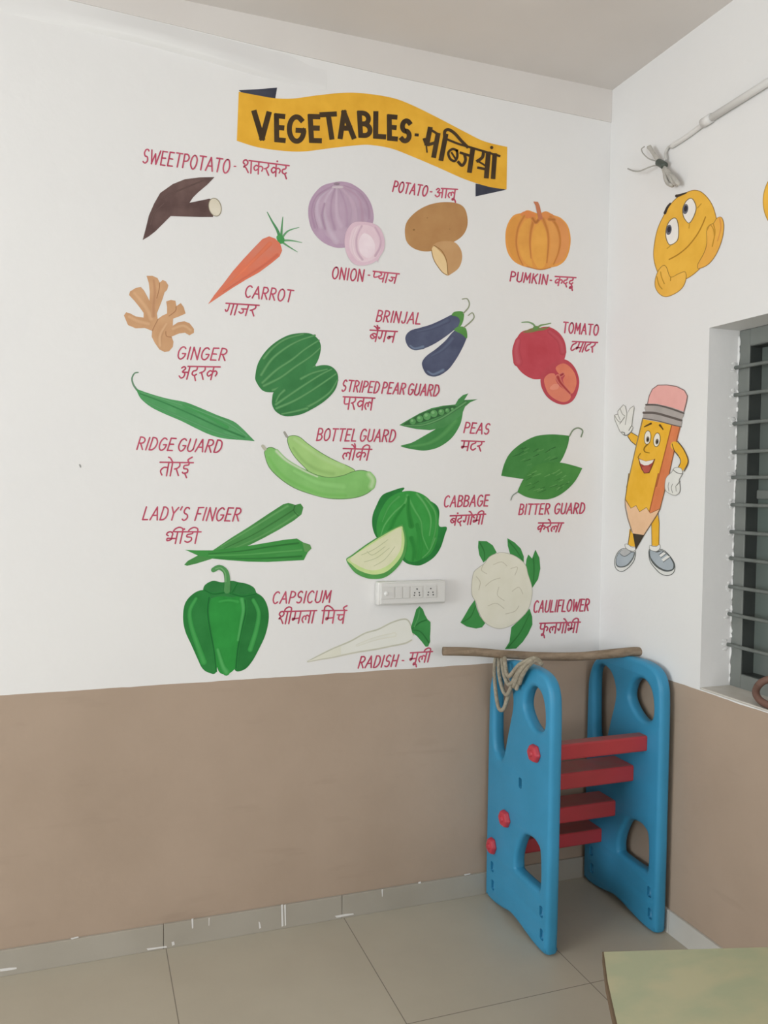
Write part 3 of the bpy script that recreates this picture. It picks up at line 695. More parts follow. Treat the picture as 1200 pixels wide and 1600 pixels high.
# striped pear gourd
G = cr(380, 500, 5)
p = veg('painted_striped_gourd', (463, 650), 'painted pair of dark green striped oval gourds')
GD = ((56, 112, 66), (64, 124, 74)); GL = ((98, 150, 98), (86, 140, 90))
p.part('gourd', [('fill', G([(100, 480), (95, 430), (115, 340), (170, 250), (250, 175), (350, 120), (450, 102), (530, 108), (585, 150), (607, 210), (590, 300), (550, 370), (480, 440), (390, 500), (290, 550), (220, 565), (150, 550)]), GD)]
    + [('stroke', G(q), (1.6, 3.2), GL) for q in [[(560, 120), (440, 160), (330, 220), (220, 310), (140, 430)], [(590, 160), (480, 230), (380, 310), (260, 390), (150, 490)],
       [(600, 220), (520, 290), (400, 370), (290, 450), (160, 515)], [(560, 360), (450, 440), (330, 510), (230, 548)], [(470, 110), (330, 150), (230, 220), (160, 300)]]])
p.part('gourd', [('fill', G([(225, 620), (240, 560), (310, 500), (400, 440), (480, 395), (560, 365), (630, 352), (690, 365), (732, 410), (740, 470), (715, 550), (640, 630), (540, 695), (440, 740), (330, 752), (260, 720), (228, 670)]), GD)]
    + [('stroke', G(q), (1.6, 3.0), GL) for q in [[(690, 385), (600, 430), (490, 500), (370, 580), (255, 660)], [(725, 420), (640, 480), (520, 560), (400, 630), (260, 690)],
       [(735, 470), (680, 560), (590, 630), (500, 680)], [(655, 385), (540, 415), (450, 460)], [(255, 640), (280, 590), (320, 550)], [(300, 735), (400, 715), (500, 690)]]])
# aubergines
H = cr(560, 450, 5.4545)
p = veg('painted_brinjal', (680, 588), 'painted pair of dark blue aubergines with green caps')
BR = ((72, 76, 98), (84, 90, 112))
for body, hi, lo, cap_, st in [
    ([(400, 440), (410, 395), (450, 360), (520, 340), (620, 310), (720, 265), (800, 225), (850, 215), (890, 250), (870, 310), (800, 370), (720, 430), (640, 480), (560, 515), (480, 530), (425, 500)],
     [(440, 490), (480, 515), (550, 500)], [(500, 370), (620, 340), (760, 275)],
     [(795, 235), (815, 205), (870, 198), (898, 215), (895, 270), (875, 320), (850, 330), (865, 280), (840, 245)], [(895, 215), (935, 170), (945, 130), (925, 92), (885, 95)]),
    ([(542, 660), (550, 615), (590, 570), (660, 520), (740, 450), (800, 380), (850, 345), (910, 370), (925, 410), (900, 480), (860, 560), (810, 640), (760, 700), (690, 745), (630, 755), (575, 730)],
     [(590, 710), (640, 735), (720, 700)], [(620, 580), (720, 520), (800, 430)],
     [(815, 355), (850, 330), (905, 335), (925, 380), (922, 430), (880, 395), (840, 375)], [(900, 335), (955, 290), (985, 250), (970, 212), (935, 235)])]:
    p.part('aubergine', [('fill', H(body), BR), ('stroke', H(lo), (2, 5), ((88, 96, 118), (80, 86, 108))), ('stroke', H(hi), (2, 4), ((108, 122, 144), (98, 110, 132)))])
    p.part('cap', [('fill', H(cap_), ((76, 128, 62), (92, 142, 78)))]); p.part('stalk', [('stroke', H(st), (2.2, 1.6), (140, 146, 122))])
# ridge gourd
I = cr(190, 570, 5.217)
p = veg('painted_ridge_gourd', (300, 690), 'painted long green ridge gourd with a curled stalk')
p.part('stalk', [('stroke', I([(135, 62), (105, 70), (85, 110), (95, 160), (125, 205)]), (1.8, 3.2), ((96, 128, 104), (110, 140, 116)))])
p.part('gourd', [('poly', [(v.x, v.y) for v in catmull([(x, y, 0) for x, y in I([(118, 195), (230, 235), (370, 275), (520, 305), (650, 355), (780, 410), (910, 460), (980, 515), (1035, 570), (1085, 622)])], False, 4)]
        + [(v.x, v.y) for v in catmull([(x, y, 0) for x, y in I([(1085, 622), (960, 612), (830, 600), (720, 570), (600, 515), (480, 455), (350, 400), (240, 345), (165, 285), (135, 240), (118, 195)])], False, 4)][1:-1], ((72, 138, 84), (84, 148, 96)))]
    + [('stroke', I(q), w, c) for q, w, c in [([(150, 235), (350, 310), (560, 400), (780, 500), (1000, 590)], (1, 1.8), (58, 120, 72)), ([(160, 225), (400, 300), (640, 380), (860, 470), (1020, 580)], (1.4, 2.4), (96, 156, 106)),
        ([(180, 290), (360, 375), (560, 460), (760, 545), (940, 600)], (1.4, 2.4), (90, 150, 102)), ([(500, 330), (700, 420), (860, 510)], (1, 3), (70, 146, 82))]])
# bottle gourd
J = cr(400, 660, 5)
p = veg('painted_bottle_gourd', (515, 780), 'painted pair of pale green curved bottle gourds')
def gourd(out, base, hi):
    return [('fill', J(out), (92, 128, 80)), ('fill', J(shrink(out, 5)), base)] + hi
def shrink(pts, d):
    n = len(pts); out = []
    ar = sum(pts[i][0] * pts[(i + 1) % n][1] - pts[(i + 1) % n][0] * pts[i][1] for i in range(n))
    sg = 1 if ar > 0 else -1
    for i in range(n):
        a, b = pts[i - 1], pts[(i + 1) % n]; dx, dy = b[0] - a[0], b[1] - a[1]; l = math.hypot(dx, dy) or 1
        out.append((pts[i][0] - sg * dy / l * d, pts[i][1] + sg * dx / l * d))
    return out
p.part('rear_gourd', gourd([(245, 120), (290, 100), (345, 115), (400, 160), (470, 210), (560, 265), (650, 310), (720, 340), (775, 375), (760, 420), (650, 440), (520, 430), (430, 400), (370, 345), (300, 270), (255, 190)],
    ((156, 192, 122), (146, 184, 114)), [('stroke', J([(290, 200), (370, 300), (480, 370), (600, 400)]), (3, 6), ((140, 178, 108), (150, 188, 116))), ('stroke', J([(300, 130), (400, 200), (520, 280), (680, 350)]), (3, 5), (164, 198, 134))]))
p.part('stalk', [('stroke', J([(222, 78), (240, 110)]), (3.6, 4), (150, 148, 140))])
p.part('front_gourd', gourd([(65, 250), (72, 215), (105, 193), (150, 205), (210, 260), (290, 320), (390, 370), (480, 410), (580, 428), (680, 412), (750, 385), (820, 372), (890, 390), (930, 440), (925, 500), (880, 550), (800, 585), (690, 600), (560, 595), (420, 560), (290, 510), (180, 435), (100, 350)],
    ((128, 182, 108), (118, 172, 98)), [('stroke', J([(160, 225), (240, 300), (380, 380), (480, 425)]), (3.5, 1.6), ((184, 200, 170), (170, 194, 152))), ('stroke', J([(100, 280), (200, 410), (350, 500), (520, 560), (700, 570)]), (5, 5), ((118, 176, 96), (110, 168, 88))),
     ('stroke', J([(880, 405), (912, 450), (900, 500)]), (5, 6), ((170, 198, 150), (158, 190, 138))), ('stroke', J([(300, 380), (480, 470), (680, 500)]), (3, 5), ((136, 190, 116), (130, 184, 110)))]))
p.part('stalk', [('stroke', J([(52, 185), (70, 208)]), (5, 5), (178, 176, 160))])
# peas
K = cr(520, 590, 4.2857)
p = veg('painted_peas', (672, 703), 'painted green pea pods, one open with peas inside')
p.part('rear_pod', [('fill', K([(455, 460), (530, 435), (620, 385), (680, 350), (760, 300), (830, 240), (868, 205), (868, 250), (850, 320), (800, 400), (730, 455), (660, 482), (580, 487)]), ((70, 132, 74), (60, 120, 66))),
    ('stroke', K([(520, 460), (640, 440), (740, 380), (820, 290)]), (2, 5), ((84, 144, 84), (76, 138, 78)))])
p.part('open_pod', [('poly', K([(445, 318), (500, 285), (580, 240), (660, 205), (740, 188), (820, 180), (840, 145), (870, 118), (908, 105), (880, 150), (920, 148), (970, 145), (920, 165), (885, 195), (865, 245), (800, 300), (740, 335), (650, 352), (560, 345), (490, 330)]), ((78, 136, 82), (68, 126, 72))),
    ('fill', K([(475, 312), (540, 268), (620, 228), (720, 200), (800, 188), (825, 195), (790, 225), (700, 265), (600, 300), (520, 315)]), ((50, 92, 56), (58, 102, 62))),
    ('stroke', K([(480, 322), (600, 318), (720, 275), (830, 205), (890, 165)]), (1.6, 3), ((100, 152, 98), (92, 146, 90)))])
for x_, y_, r_ in [(535, 294, 20), (582, 276, 22), (630, 259, 25), (676, 241, 24), (726, 231, 20), (766, 220, 15), (800, 212, 10)]:
    p.part('pea', [('fill', K(ellipse(x_, y_, r_, r_)), ((92, 148, 92), (84, 140, 84))), ('fill', K(ellipse(x_ - r_ * .25, y_ - r_ * .3, r_ * .45, r_ * .4)), (122, 172, 118))])
# tomato
L = cr(770, 480, 6.316)
p = veg('painted_tomato', (860, 630), 'painted red tomato with a halved tomato in front')
p.part('tomato', [('fill', L([(300, 235), (245, 290), (210, 370), (203, 450), (220, 550), (270, 630), (350, 690), (430, 712), (530, 690), (640, 620), (700, 530), (723, 430), (705, 330), (650, 250), (570, 200), (500, 195), (420, 215)]), ((172, 66, 76), (180, 76, 86))),
    ('stroke', L([(250, 330), (230, 430), (250, 540)]), (5, 8), ((184, 88, 98), (178, 80, 90))), ('stroke', L([(560, 240), (660, 330), (690, 440)]), (4, 6), ((182, 84, 94), (176, 74, 84))),
    ('fill', L([(340, 330), (330, 430), (380, 560), (470, 600), (540, 500), (520, 360), (430, 300)]), ((171, 65, 75), (178, 74, 84)))])
p.part('leaf_crown', [('stroke', L([(285, 150), (350, 148), (400, 170), (425, 215)]), (1.6, 3.4), ((110, 142, 100), (124, 152, 112))), ('stroke', L([(425, 215), (470, 180), (520, 170), (572, 158)]), (3.4, 1.4), ((112, 142, 92), (128, 152, 104))),
    ('fill', L([(295, 250), (350, 220), (420, 200), (500, 205), (560, 190), (510, 225), (440, 235), (370, 252)]), ((112, 124, 74), (132, 112, 78))), ('stroke', L([(415, 210), (432, 205)]), 3.5, (92, 142, 82))])
p.part('cut_tomato', [('fill', L([(470, 700), (490, 640), (560, 570), (640, 525), (710, 515), (780, 560), (830, 640), (852, 740), (830, 850), (780, 930), (700, 962), (610, 940), (530, 880), (480, 790)]), ((170, 68, 78), (178, 78, 86))),
    ('fill', L([(620, 610), (640, 575), (700, 555), (760, 590), (810, 660), (825, 750), (800, 830), (770, 850), (720, 790), (690, 720), (710, 670), (660, 665)]), ((208, 124, 98), (200, 112, 92))),
    ('fill', L([(505, 740), (515, 690), (560, 655), (610, 660), (620, 720), (660, 780), (730, 830), (770, 880), (740, 925), (680, 935), (600, 900), (540, 840)]), ((202, 118, 100), (206, 124, 100))),
    ('fill', L([(560, 800), (600, 760), (650, 765), (640, 805), (590, 815)]), (216, 140, 120)), ('stroke', L([(640, 690), (690, 660)]), 3, (150, 54, 62)), ('stroke', L([(640, 690), (670, 750), (760, 850)]), (4.5, 2), (158, 60, 62))])
# bitter gourd
Mm = cr(770, 650, 6.316)
p = veg('painted_bitter_gourd', (845, 780), 'painted pair of pointed green bitter gourds with curled stalks')
def flecks(inside, n, c, seed):
    r = random.Random(seed); out = []
    (x0, y0, x1, y1), ang = inside
    for _ in range(n):
        cx, cy = r.uniform(x0, x1), r.uniform(y0, y1); l = r.uniform(14, 40)
        a = ang + r.uniform(-.15, .15)
        out.append(('line', Mm([(cx - l * math.cos(a), cy - l * math.sin(a)), (cx + l * math.cos(a), cy + l * math.sin(a))]), (0.7, 1.8), c))
    return out
p.part('gourd', [('poly', [(v.x, v.y) for v in catmull([(x, y, 0) for x, y in Mm([(82, 590), (110, 480), (160, 380), (240, 300), (340, 235), (440, 195), (560, 182), (660, 185), (755, 195)])], False, 4)]
    + [(v.x, v.y) for v in catmull([(x, y, 0) for x, y in Mm([(755, 195), (745, 270), (710, 370), (660, 460), (560, 560), (440, 610), (300, 620), (180, 605), (82, 590)])], False, 4)][1:-1], ((62, 120, 62), (72, 130, 70)))]
    + flecks(((200, 330, 600, 520), -.45), 14, (84, 138, 78), 3) + flecks(((200, 300, 640, 520), -.45), 12, (54, 104, 56), 4))
p.part('stalk', [('stroke', Mm([(755, 200), (790, 140), (840, 118), (885, 145), (870, 205)]), (2.2, 2.2), (124, 138, 116))])
p.part('gourd', [('poly', [(v.x, v.y) for v in catmull([(x, y, 0) for x, y in Mm([(240, 750), (290, 640), (360, 540), (440, 480), (560, 455), (680, 462), (780, 485), (882, 515)])], False, 4)]
    + [(v.x, v.y) for v in catmull([(x, y, 0) for x, y in Mm([(882, 515), (820, 630), (740, 720), (640, 790), (540, 822), (420, 818), (320, 795), (240, 750)])], False, 4)][1:-1], ((74, 132, 68), (64, 122, 62)))]
    + flecks(((350, 540, 740, 740), -.45), 16, (96, 148, 86), 5) + flecks(((340, 540, 740, 760), -.45), 12, (60, 112, 58), 6))
p.part('stalk', [('stroke', Mm([(240, 752), (195, 785), (176, 830)]), (1.8, 1.4), (128, 136, 126))])
# lady's finger
Nn = cr(210, 770, 4.138)
p = veg('painted_okra', (385, 882), "painted pair of long green okra pods crossed at the tips")
p.part('rear_pod', [('poly', Nn([(322, 465), (345, 440), (410, 405), (510, 370), (620, 295), (740, 220), (860, 140), (960, 75), (995, 65), (1040, 78), (1075, 70), (1092, 95), (1080, 140), (1030, 180), (940, 235), (840, 290), (740, 340), (620, 380), (490, 430), (400, 458), (340, 472)]), ((76, 138, 76), (68, 128, 68))),
    ('stroke', Nn([(560, 345), (740, 240), (900, 140), (990, 85)]), (1, 2.6), (98, 156, 94)), ('stroke', Nn([(580, 360), (760, 275), (920, 180), (1030, 110)]), (1, 2), (58, 112, 58)),
    ('stroke', Nn([(640, 360), (800, 290), (950, 205), (1050, 140)]), (1, 2.4), (92, 150, 88)), ('stroke', Nn([(1040, 80), (1030, 115), (1060, 150)]), 1.2, (52, 100, 54))])
p.part('front_pod', [('poly', Nn([(328, 368), (400, 372), (500, 372), (620, 358), (740, 342), (860, 322), (960, 305), (1050, 295), (1090, 320), (1135, 335), (1145, 360), (1120, 385), (1095, 435), (1000, 440), (860, 447), (740, 445), (600, 435), (500, 425), (410, 405)]), ((58, 130, 62), (66, 138, 70))),
    ('stroke', Nn([(480, 395), (700, 375), (900, 345), (1060, 325)]), (1, 2), (48, 108, 54)), ('stroke', Nn([(480, 405), (700, 400), (900, 385), (1080, 370)]), (1, 3), (84, 154, 84)),
    ('stroke', Nn([(520, 420), (740, 425), (920, 420), (1080, 410)]), (1, 2), (50, 112, 56)), ('poly', Nn([(1085, 322), (1135, 335), (1145, 360), (1120, 382), (1100, 380)]), (92, 144, 84))])
# cabbage
O = cr(530, 750, 4.615)
p = veg('painted_cabbage', (620, 905), 'painted green cabbage with a pale cut wedge in front')
p.part('outer_leaf', [('fill', O([(270, 415), (240, 340), (240, 260), (270, 180), (310, 110), (380, 78), (455, 55), (470, 62), (455, 85), (520, 82), (580, 95), (640, 140), (700, 180), (722, 230), (720, 330), (775, 340), (760, 400), (730, 490), (680, 560), (600, 610), (540, 615), (470, 590), (400, 500), (330, 440)]), ((40, 112, 54), (48, 124, 62)))])
p.part('head', [('fill', O([(280, 410), (270, 320), (300, 220), (360, 130), (450, 85), (540, 82), (620, 115), (680, 180), (715, 260), (715, 350), (700, 450), (660, 530), (600, 570), (530, 590), (480, 570), (430, 480), (340, 430)]), ((54, 138, 62), (62, 146, 70)))]
    + [('stroke', O(q), w, c) for q, w, c in [([(490, 110), (470, 170), (400, 230), (330, 320), (300, 400)], (3, 1.4), (92, 164, 92)), ([(490, 110), (540, 210), (590, 300), (600, 400), (640, 500)], (3, 1.2), (86, 160, 88)),
       ([(500, 120), (500, 220), (520, 330)], (2, 5), (44, 122, 54)), ([(560, 100), (620, 180), (660, 280), (650, 400)], (3, 1.4), (98, 166, 98)), ([(620, 130), (690, 230), (695, 350), (660, 480)], (2.4, 1), (90, 158, 90)),
       ([(430, 120), (360, 190), (310, 300)], (3, 1), (80, 154, 84)), ([(470, 180), (400, 280), (360, 380)], (2, 4), (46, 128, 56)), ([(520, 420), (540, 500), (530, 580)], (4, 2), (46, 126, 56)), ([(560, 320), (580, 440), (570, 560)], (3, 5), (50, 134, 60)), ([(600, 560), (650, 510), (690, 420)], (1, 2), (94, 160, 94))]])
p.part('cut_wedge', [('fill', O([(50, 572), (90, 540), (200, 460), (330, 380), (440, 325), (460, 330), (480, 400), (485, 480), (460, 570), (400, 650), (320, 705), (220, 712), (130, 680), (80, 630)]), ((76, 140, 72), (88, 152, 84))),
    ('fill', O([(55, 575), (100, 545), (210, 465), (330, 390), (440, 335), (458, 360), (470, 440), (450, 540), (390, 620), (320, 670), (230, 680), (140, 650), (90, 610)]), ((190, 208, 146), (176, 198, 132))),
    ('fill', O([(80, 565), (210, 478), (330, 402), (435, 345), (448, 400), (440, 500), (380, 590), (300, 640), (220, 650), (130, 615)]), ((208, 208, 180), (200, 202, 168)))]
    + [('stroke', O(q), 1.0, (178, 184, 146)) for q in [[(160, 540), (250, 500), (350, 430)], [(180, 590), (270, 560), (360, 490)], [(250, 620), (330, 570), (400, 480)], [(200, 515), (240, 540), (330, 480)]]])
# capsicum
P_ = cr(270, 870, 4.138)
p = veg('painted_capsicum', (352, 1054), 'painted large green capsicum with a hooked stem')
CG = ((44, 124, 58), (54, 134, 66)); CD = (34, 98, 50); CL = ((70, 150, 80), (60, 140, 70))
p.part('fruit', [('fill', P_([(195, 215), (210, 180), (260, 155), (320, 165), (380, 155), (430, 165), (480, 175), (525, 200), (540, 240), (530, 260), (450, 280), (300, 280), (200, 250)]), ((44, 110, 58), (52, 120, 64))),
    ('fill', P_([(240, 235), (190, 215), (130, 240), (80, 300), (66, 390), (80, 480), (120, 570), (160, 660), (190, 720), (230, 748), (280, 745), (290, 600), (270, 400)]), ((48, 122, 62), (40, 112, 54))),
    ('fill', P_([(470, 260), (530, 235), (580, 260), (612, 320), (620, 400), (600, 500), (560, 590), (510, 680), (460, 730), (400, 730), (400, 600), (440, 420)]), ((44, 116, 58), (38, 106, 52))),
    ('fill', P_([(240, 300), (260, 265), (320, 255), (390, 262), (440, 250), (470, 300), (465, 380), (440, 480), (420, 600), (410, 700), (385, 740), (345, 758), (300, 745), (275, 660), (255, 540), (232, 420)]), ((50, 140, 64), (44, 130, 58))),
    ('stroke', P_([(150, 270), (110, 350), (120, 450), (160, 570), (200, 680)]), (2.5, 5), CL), ('stroke', P_([(520, 280), (555, 360), (540, 470), (500, 600)]), (3, 4), CL),
    ('stroke', P_([(235, 265), (225, 350), (240, 470), (265, 600), (280, 740)]), (3, 1.6), CD), ('stroke', P_([(465, 280), (470, 360), (445, 470), (420, 600), (408, 720)]), (2.6, 1.8), CD),
    ('stroke', P_([(445, 275), (455, 340), (440, 430), (420, 540)]), (4, 2), ((82, 160, 92), (70, 150, 80))), ('stroke', P_([(290, 600), (320, 700), (345, 745)]), (3, 6), ((80, 160, 90), (70, 150, 80))),
    ('stroke', P_([(205, 215), (260, 240), (330, 232)]), 2, CD), ('stroke', P_([(370, 235), (450, 255), (540, 240)]), 2, CD), ('stroke', P_([(420, 170), (400, 200), (380, 235)]), 1.4, CD), ('stroke', P_([(300, 290), (360, 280), (420, 290)]), (2, 3), (62, 152, 74))])
p.part('stem', [('stroke', P_([(262, 85), (300, 68), (340, 95), (352, 150), (350, 218)]), (7.5, 9.5), ((70, 130, 74), (84, 140, 86))), ('stroke', P_([(275, 78), (310, 72), (338, 105), (342, 160)]), (1.5, 2), (112, 164, 110))])
# radish
Qq = cr(470, 900, 4.8)
p = veg('painted_radish', (570, 1035), 'painted white radish with a green leaf, under the switchboard')
RW = ((209, 209, 201), (211, 211, 205)); RO = (168, 168, 152)
rad = [(52, 642), (140, 595), (240, 545), (370, 490), (480, 430), (580, 400), (680, 350), (760, 325), (800, 330), (825, 370), (845, 440), (830, 480), (780, 505), (680, 525), (560, 550), (430, 570), (330, 590), (240, 610), (140, 625)]
p.part('root', [('poly', Qq(rad), RW), ('stroke', Qq([rad[0]] + rad[1:11]), 1.5, ((176, 176, 160), (160, 160, 146))), ('stroke', Qq(rad[11:] + [rad[0]]), 1.6, ((182, 180, 164), (166, 166, 150))),
    ('poly', Qq([(52, 642), (140, 598), (240, 550), (300, 525), (300, 590), (240, 606), (140, 623)]), ((204, 203, 188), (208, 207, 196))), ('stroke', Qq([(420, 520), (560, 470), (700, 440)]), (2, 4), (212, 212, 204))])
p.part('leaf', [('poly', Qq([(825, 385), (845, 320), (865, 250), (890, 225), (915, 250), (930, 290), (950, 325), (972, 345), (972, 400), (968, 455), (970, 490), (955, 528), (935, 530), (905, 490), (870, 450), (835, 425)]), ((56, 126, 66), (64, 136, 74))),
    ('stroke', Qq([(835, 395), (890, 350), (940, 330)]), 1.4, (44, 104, 54)), ('stroke', Qq([(840, 405), (900, 420), (960, 500)]), 1.4, (46, 106, 56)), ('stroke', Qq([(850, 380), (880, 310), (890, 250)]), 1.4, (82, 150, 88))])
# cauliflower
Rr = cr(700, 830, 4.8)
p = veg('painted_cauliflower', (785, 1012), 'painted cream cauliflower with six green leaves around it')
LG = ((58, 128, 66), (66, 136, 74))
for q, mid in [([(228, 72), (290, 75), (335, 105), (365, 160), (320, 190), (265, 235), (235, 180), (225, 120)], [(240, 90), (270, 150), (275, 215)]),
               ([(445, 52), (500, 85), (545, 130), (568, 190), (568, 235), (520, 205), (465, 170), (448, 110)], [(455, 75), (510, 140), (560, 220)]),
               ([(602, 175), (630, 205), (655, 138), (685, 200), (692, 280), (675, 360), (632, 425), (605, 350), (582, 260), (588, 210)], [(640, 200), (645, 300), (635, 410)]),
               ([(200, 515), (160, 570), (120, 640), (92, 685), (140, 715), (210, 730), (255, 720), (278, 690), (240, 640), (215, 580)], [(110, 680), (170, 640), (205, 560)]),
               ([(610, 580), (630, 640), (632, 700), (600, 770), (560, 830), (510, 880), (425, 885), (460, 830), (475, 720), (530, 670), (580, 620)], [(450, 870), (540, 760), (610, 620)])]:
    p.part('leaf', [('poly', Rr(q), LG), ('stroke', Rr(mid), (1.6, .8), (50, 108, 56))])
p.part('head', [('fill', Rr([(270, 240), (310, 190), (380, 160), (450, 165), (520, 195), (580, 250), (600, 320), (630, 420), (628, 500), (600, 590), (540, 660), (480, 705), (400, 732), (330, 720), (270, 680), (230, 610), (205, 530), (178, 480), (175, 400), (190, 310), (230, 270)]), (172, 170, 156)),
    ('fill', Rr(shrink([(270, 240), (310, 190), (380, 160), (450, 165), (520, 195), (580, 250), (600, 320), (630, 420), (628, 500), (600, 590), (540, 660), (480, 705), (400, 732), (330, 720), (270, 680), (230, 610), (205, 530), (178, 480), (175, 400), (190, 310), (230, 270)], 4)), ((209, 207, 193), (204, 202, 186)))]
    + [('stroke', Rr(q), 1.0, (184, 180, 162)) for q in [[(270, 240), (250, 290), (290, 320)], [(280, 410), (330, 370), (390, 350)], [(380, 420), (370, 480), (420, 520)], [(470, 280), (520, 270), (500, 330)], [(300, 560), (360, 540), (420, 580)], [(480, 450), (530, 420), (560, 470)], [(430, 620), (500, 600), (530, 560)], [(340, 250), (400, 230), (440, 260)], [(210, 340), (240, 380), (230, 440)]]])

# ------------------------------------------------------------------ right wall: painted smiling face, second yellow painting, painted pencil
Sx = cr(1000, 270, 6)
p = Painting(WB, 'painted_smiling_face', (1055, 463), 'painted yellow smiling face resting its chin on both hands', 'wall painting')
YE = ((220, 172, 70), (212, 162, 62)); LN = (150, 112, 56); LN2 = (178, 132, 48)
p.part('face', [('fill', Sx([(440, 180), (360, 220), (280, 300), (220, 400), (165, 520), (135, 650), (125, 780), (150, 900), (210, 1000), (320, 1030), (450, 990), (560, 905), (660, 780), (715, 620), (730, 500), (700, 350), (650, 250), (580, 180), (510, 160)]), LN),
    ('fill', Sx(shrink([(440, 180), (360, 220), (280, 300), (220, 400), (165, 520), (135, 650), (125, 780), (150, 900), (210, 1000), (320, 1030), (450, 990), (560, 905), (660, 780), (715, 620), (730, 500), (700, 350), (650, 250), (580, 180), (510, 160)], 7)), YE),
    ('stroke', Sx([(275, 812), (360, 765), (450, 690), (530, 590), (580, 500), (615, 415)]), 2.0, (166, 118, 40)),
    ('stroke', Sx([(540, 330), (575, 290)]), 1.4, LN2), ('stroke', Sx([(255, 710), (285, 685)]), 1.4, LN2), ('stroke', Sx([(460, 520), (465, 480)]), 1.2, LN2)])
for out, pu in [([(250, 500), (280, 445), (325, 420), (355, 450), (368, 540), (355, 635), (290, 680), (255, 650), (238, 580)], (272, 535)), ([(400, 330), (430, 265), (475, 235), (510, 260), (532, 330), (510, 410), (465, 475), (420, 440), (400, 390)], (428, 340))]:
    p.part('eye', [('fill', Sx(out), (120, 100, 70)), ('fill', Sx(shrink(out, 8)), (222, 218, 212)), ('fill', Sx(ellipse(pu[0], pu[1], 26, 48, .15)), ((104, 104, 112), (90, 90, 98))), ('fill', Sx(ellipse(pu[0] + 2, pu[1] - 4, 16, 28, .15)), (52, 50, 58))])
p.part('eyebrow', [('stroke', Sx([(235, 378), (258, 325), (285, 290)]), (4.2, 3), (62, 54, 48))]); p.part('eyebrow', [('stroke', Sx([(345, 218), (380, 208), (435, 188)]), (5, 2), (62, 54, 48))])
hand1 = [(160, 940), (190, 890), (225, 865), (255, 890), (290, 975), (360, 945), (420, 925), (438, 960), (430, 1020), (400, 1080), (340, 1130), (250, 1165), (185, 1140), (145, 1080), (140, 1010)]
p.part('hand', [('fill', Sx(hand1), LN), ('fill', Sx(shrink(hand1, 6)), ((222, 174, 80), (214, 164, 70))), ('stroke', Sx([(195, 930), (205, 980), (230, 1040)]), 1.6, LN2), ('stroke', Sx([(160, 975), (180, 1050), (210, 1090)]), 1.6, LN2), ('stroke', Sx([(290, 975), (288, 1010)]), 1.6, LN2)])
hand2 = [(540, 890), (545, 850), (600, 750), (625, 660), (625, 540), (650, 490), (690, 470), (720, 425), (765, 415), (790, 480), (780, 600), (740, 720), (690, 810), (630, 870), (560, 900)]
p.part('hand', [('fill', Sx(hand2), LN), ('fill', Sx(shrink(hand2, 6)), ((220, 168, 76), (212, 156, 72))), ('stroke', Sx([(690, 480), (705, 560), (680, 690)]), 1.8, LN2), ('stroke', Sx([(630, 540), (660, 490), (690, 530), (700, 600)]), 1.6, LN2), ('stroke', Sx([(750, 430), (760, 520), (730, 640)]), (2.5, 1.5), (206, 140, 72))])
p = Painting(WB, 'painted_yellow_face', (1215, 350), 'yellow painted disc cut off by the right edge of the photo', 'wall painting')
p.part('face', [('fill', ellipse(1232, 312, 40, 52, .1), (176, 136, 66)), ('fill', ellipse(1232, 312, 38.6, 50.6, .1), YE)])

U = cr(940, 590, 8); V = cr(940, 740, 8)
p = Painting(WB, 'painted_pencil', (1008, 900), 'painted cartoon yellow pencil waving, with white gloves and grey shoes', 'wall painting')
YP = ((214, 162, 48), (222, 172, 62)); OL = (84, 68, 48); GW = ((212, 211, 206), (206, 205, 200)); GO = (140, 138, 132)
def outl(pts, c, w, closed=True): q = pts + [pts[0]] if closed else pts; return ('line', q, w, c)
# legs and shoes behind the body
p.part('leg', [('poly', V([(350, 690), (330, 900), (420, 915), (425, 850), (400, 760)]), YP), outl(V([(365, 690), (330, 890)]), OL, 1.2, False)])
p.part('leg', [('poly', V([(700, 500), (625, 620), (630, 900), (715, 910), (722, 620)]), YP), outl(V([(712, 500), (722, 620), (718, 900)]), OL, 1.0, False), outl(V([(625, 640), (630, 900)]), OL, 0.9, False)])
sh1 = [(285, 930), (210, 970), (165, 1060), (165, 1160), (205, 1215), (270, 1225), (350, 1170), (410, 1090), (430, 990), (400, 950)]
p.part('shoe', [('fill', V(sh1), (92, 94, 92)), ('fill', V(shrink(sh1, 9)), (205, 205, 202)), ('fill', V([(285, 945), (215, 985), (178, 1070), (185, 1150), (240, 1175), (330, 1150), (400, 1060), (418, 985), (380, 975)]), (96, 100, 100)),
    ('fill', V([(285, 950), (222, 988), (186, 1070), (195, 1140), (245, 1160), (320, 1135), (385, 1055), (405, 990), (370, 985)]), ((150, 158, 166), (160, 168, 174))),
    ('poly', V([(240, 975), (290, 930), (370, 980), (290, 1035), (230, 1005)]), (172, 172, 172)), ('stroke', V([(228, 1000), (292, 1035), (370, 985)]), 1.2, (100, 104, 108))])
p.part('sock', [('fill', V([(290, 885), (330, 880), (380, 915), (430, 920), (420, 965), (370, 970), (310, 940)]), (110, 110, 106)), ('fill', V(shrink([(290, 885), (330, 880), (380, 915), (430, 920), (420, 965), (370, 970), (310, 940)], 6)), (214, 213, 210))])
sh2 = [(600, 940), (590, 1030), (610, 1110), (670, 1190), (740, 1255), (820, 1280), (890, 1255), (920, 1200), (915, 1120), (860, 1030), (780, 955), (700, 940)]
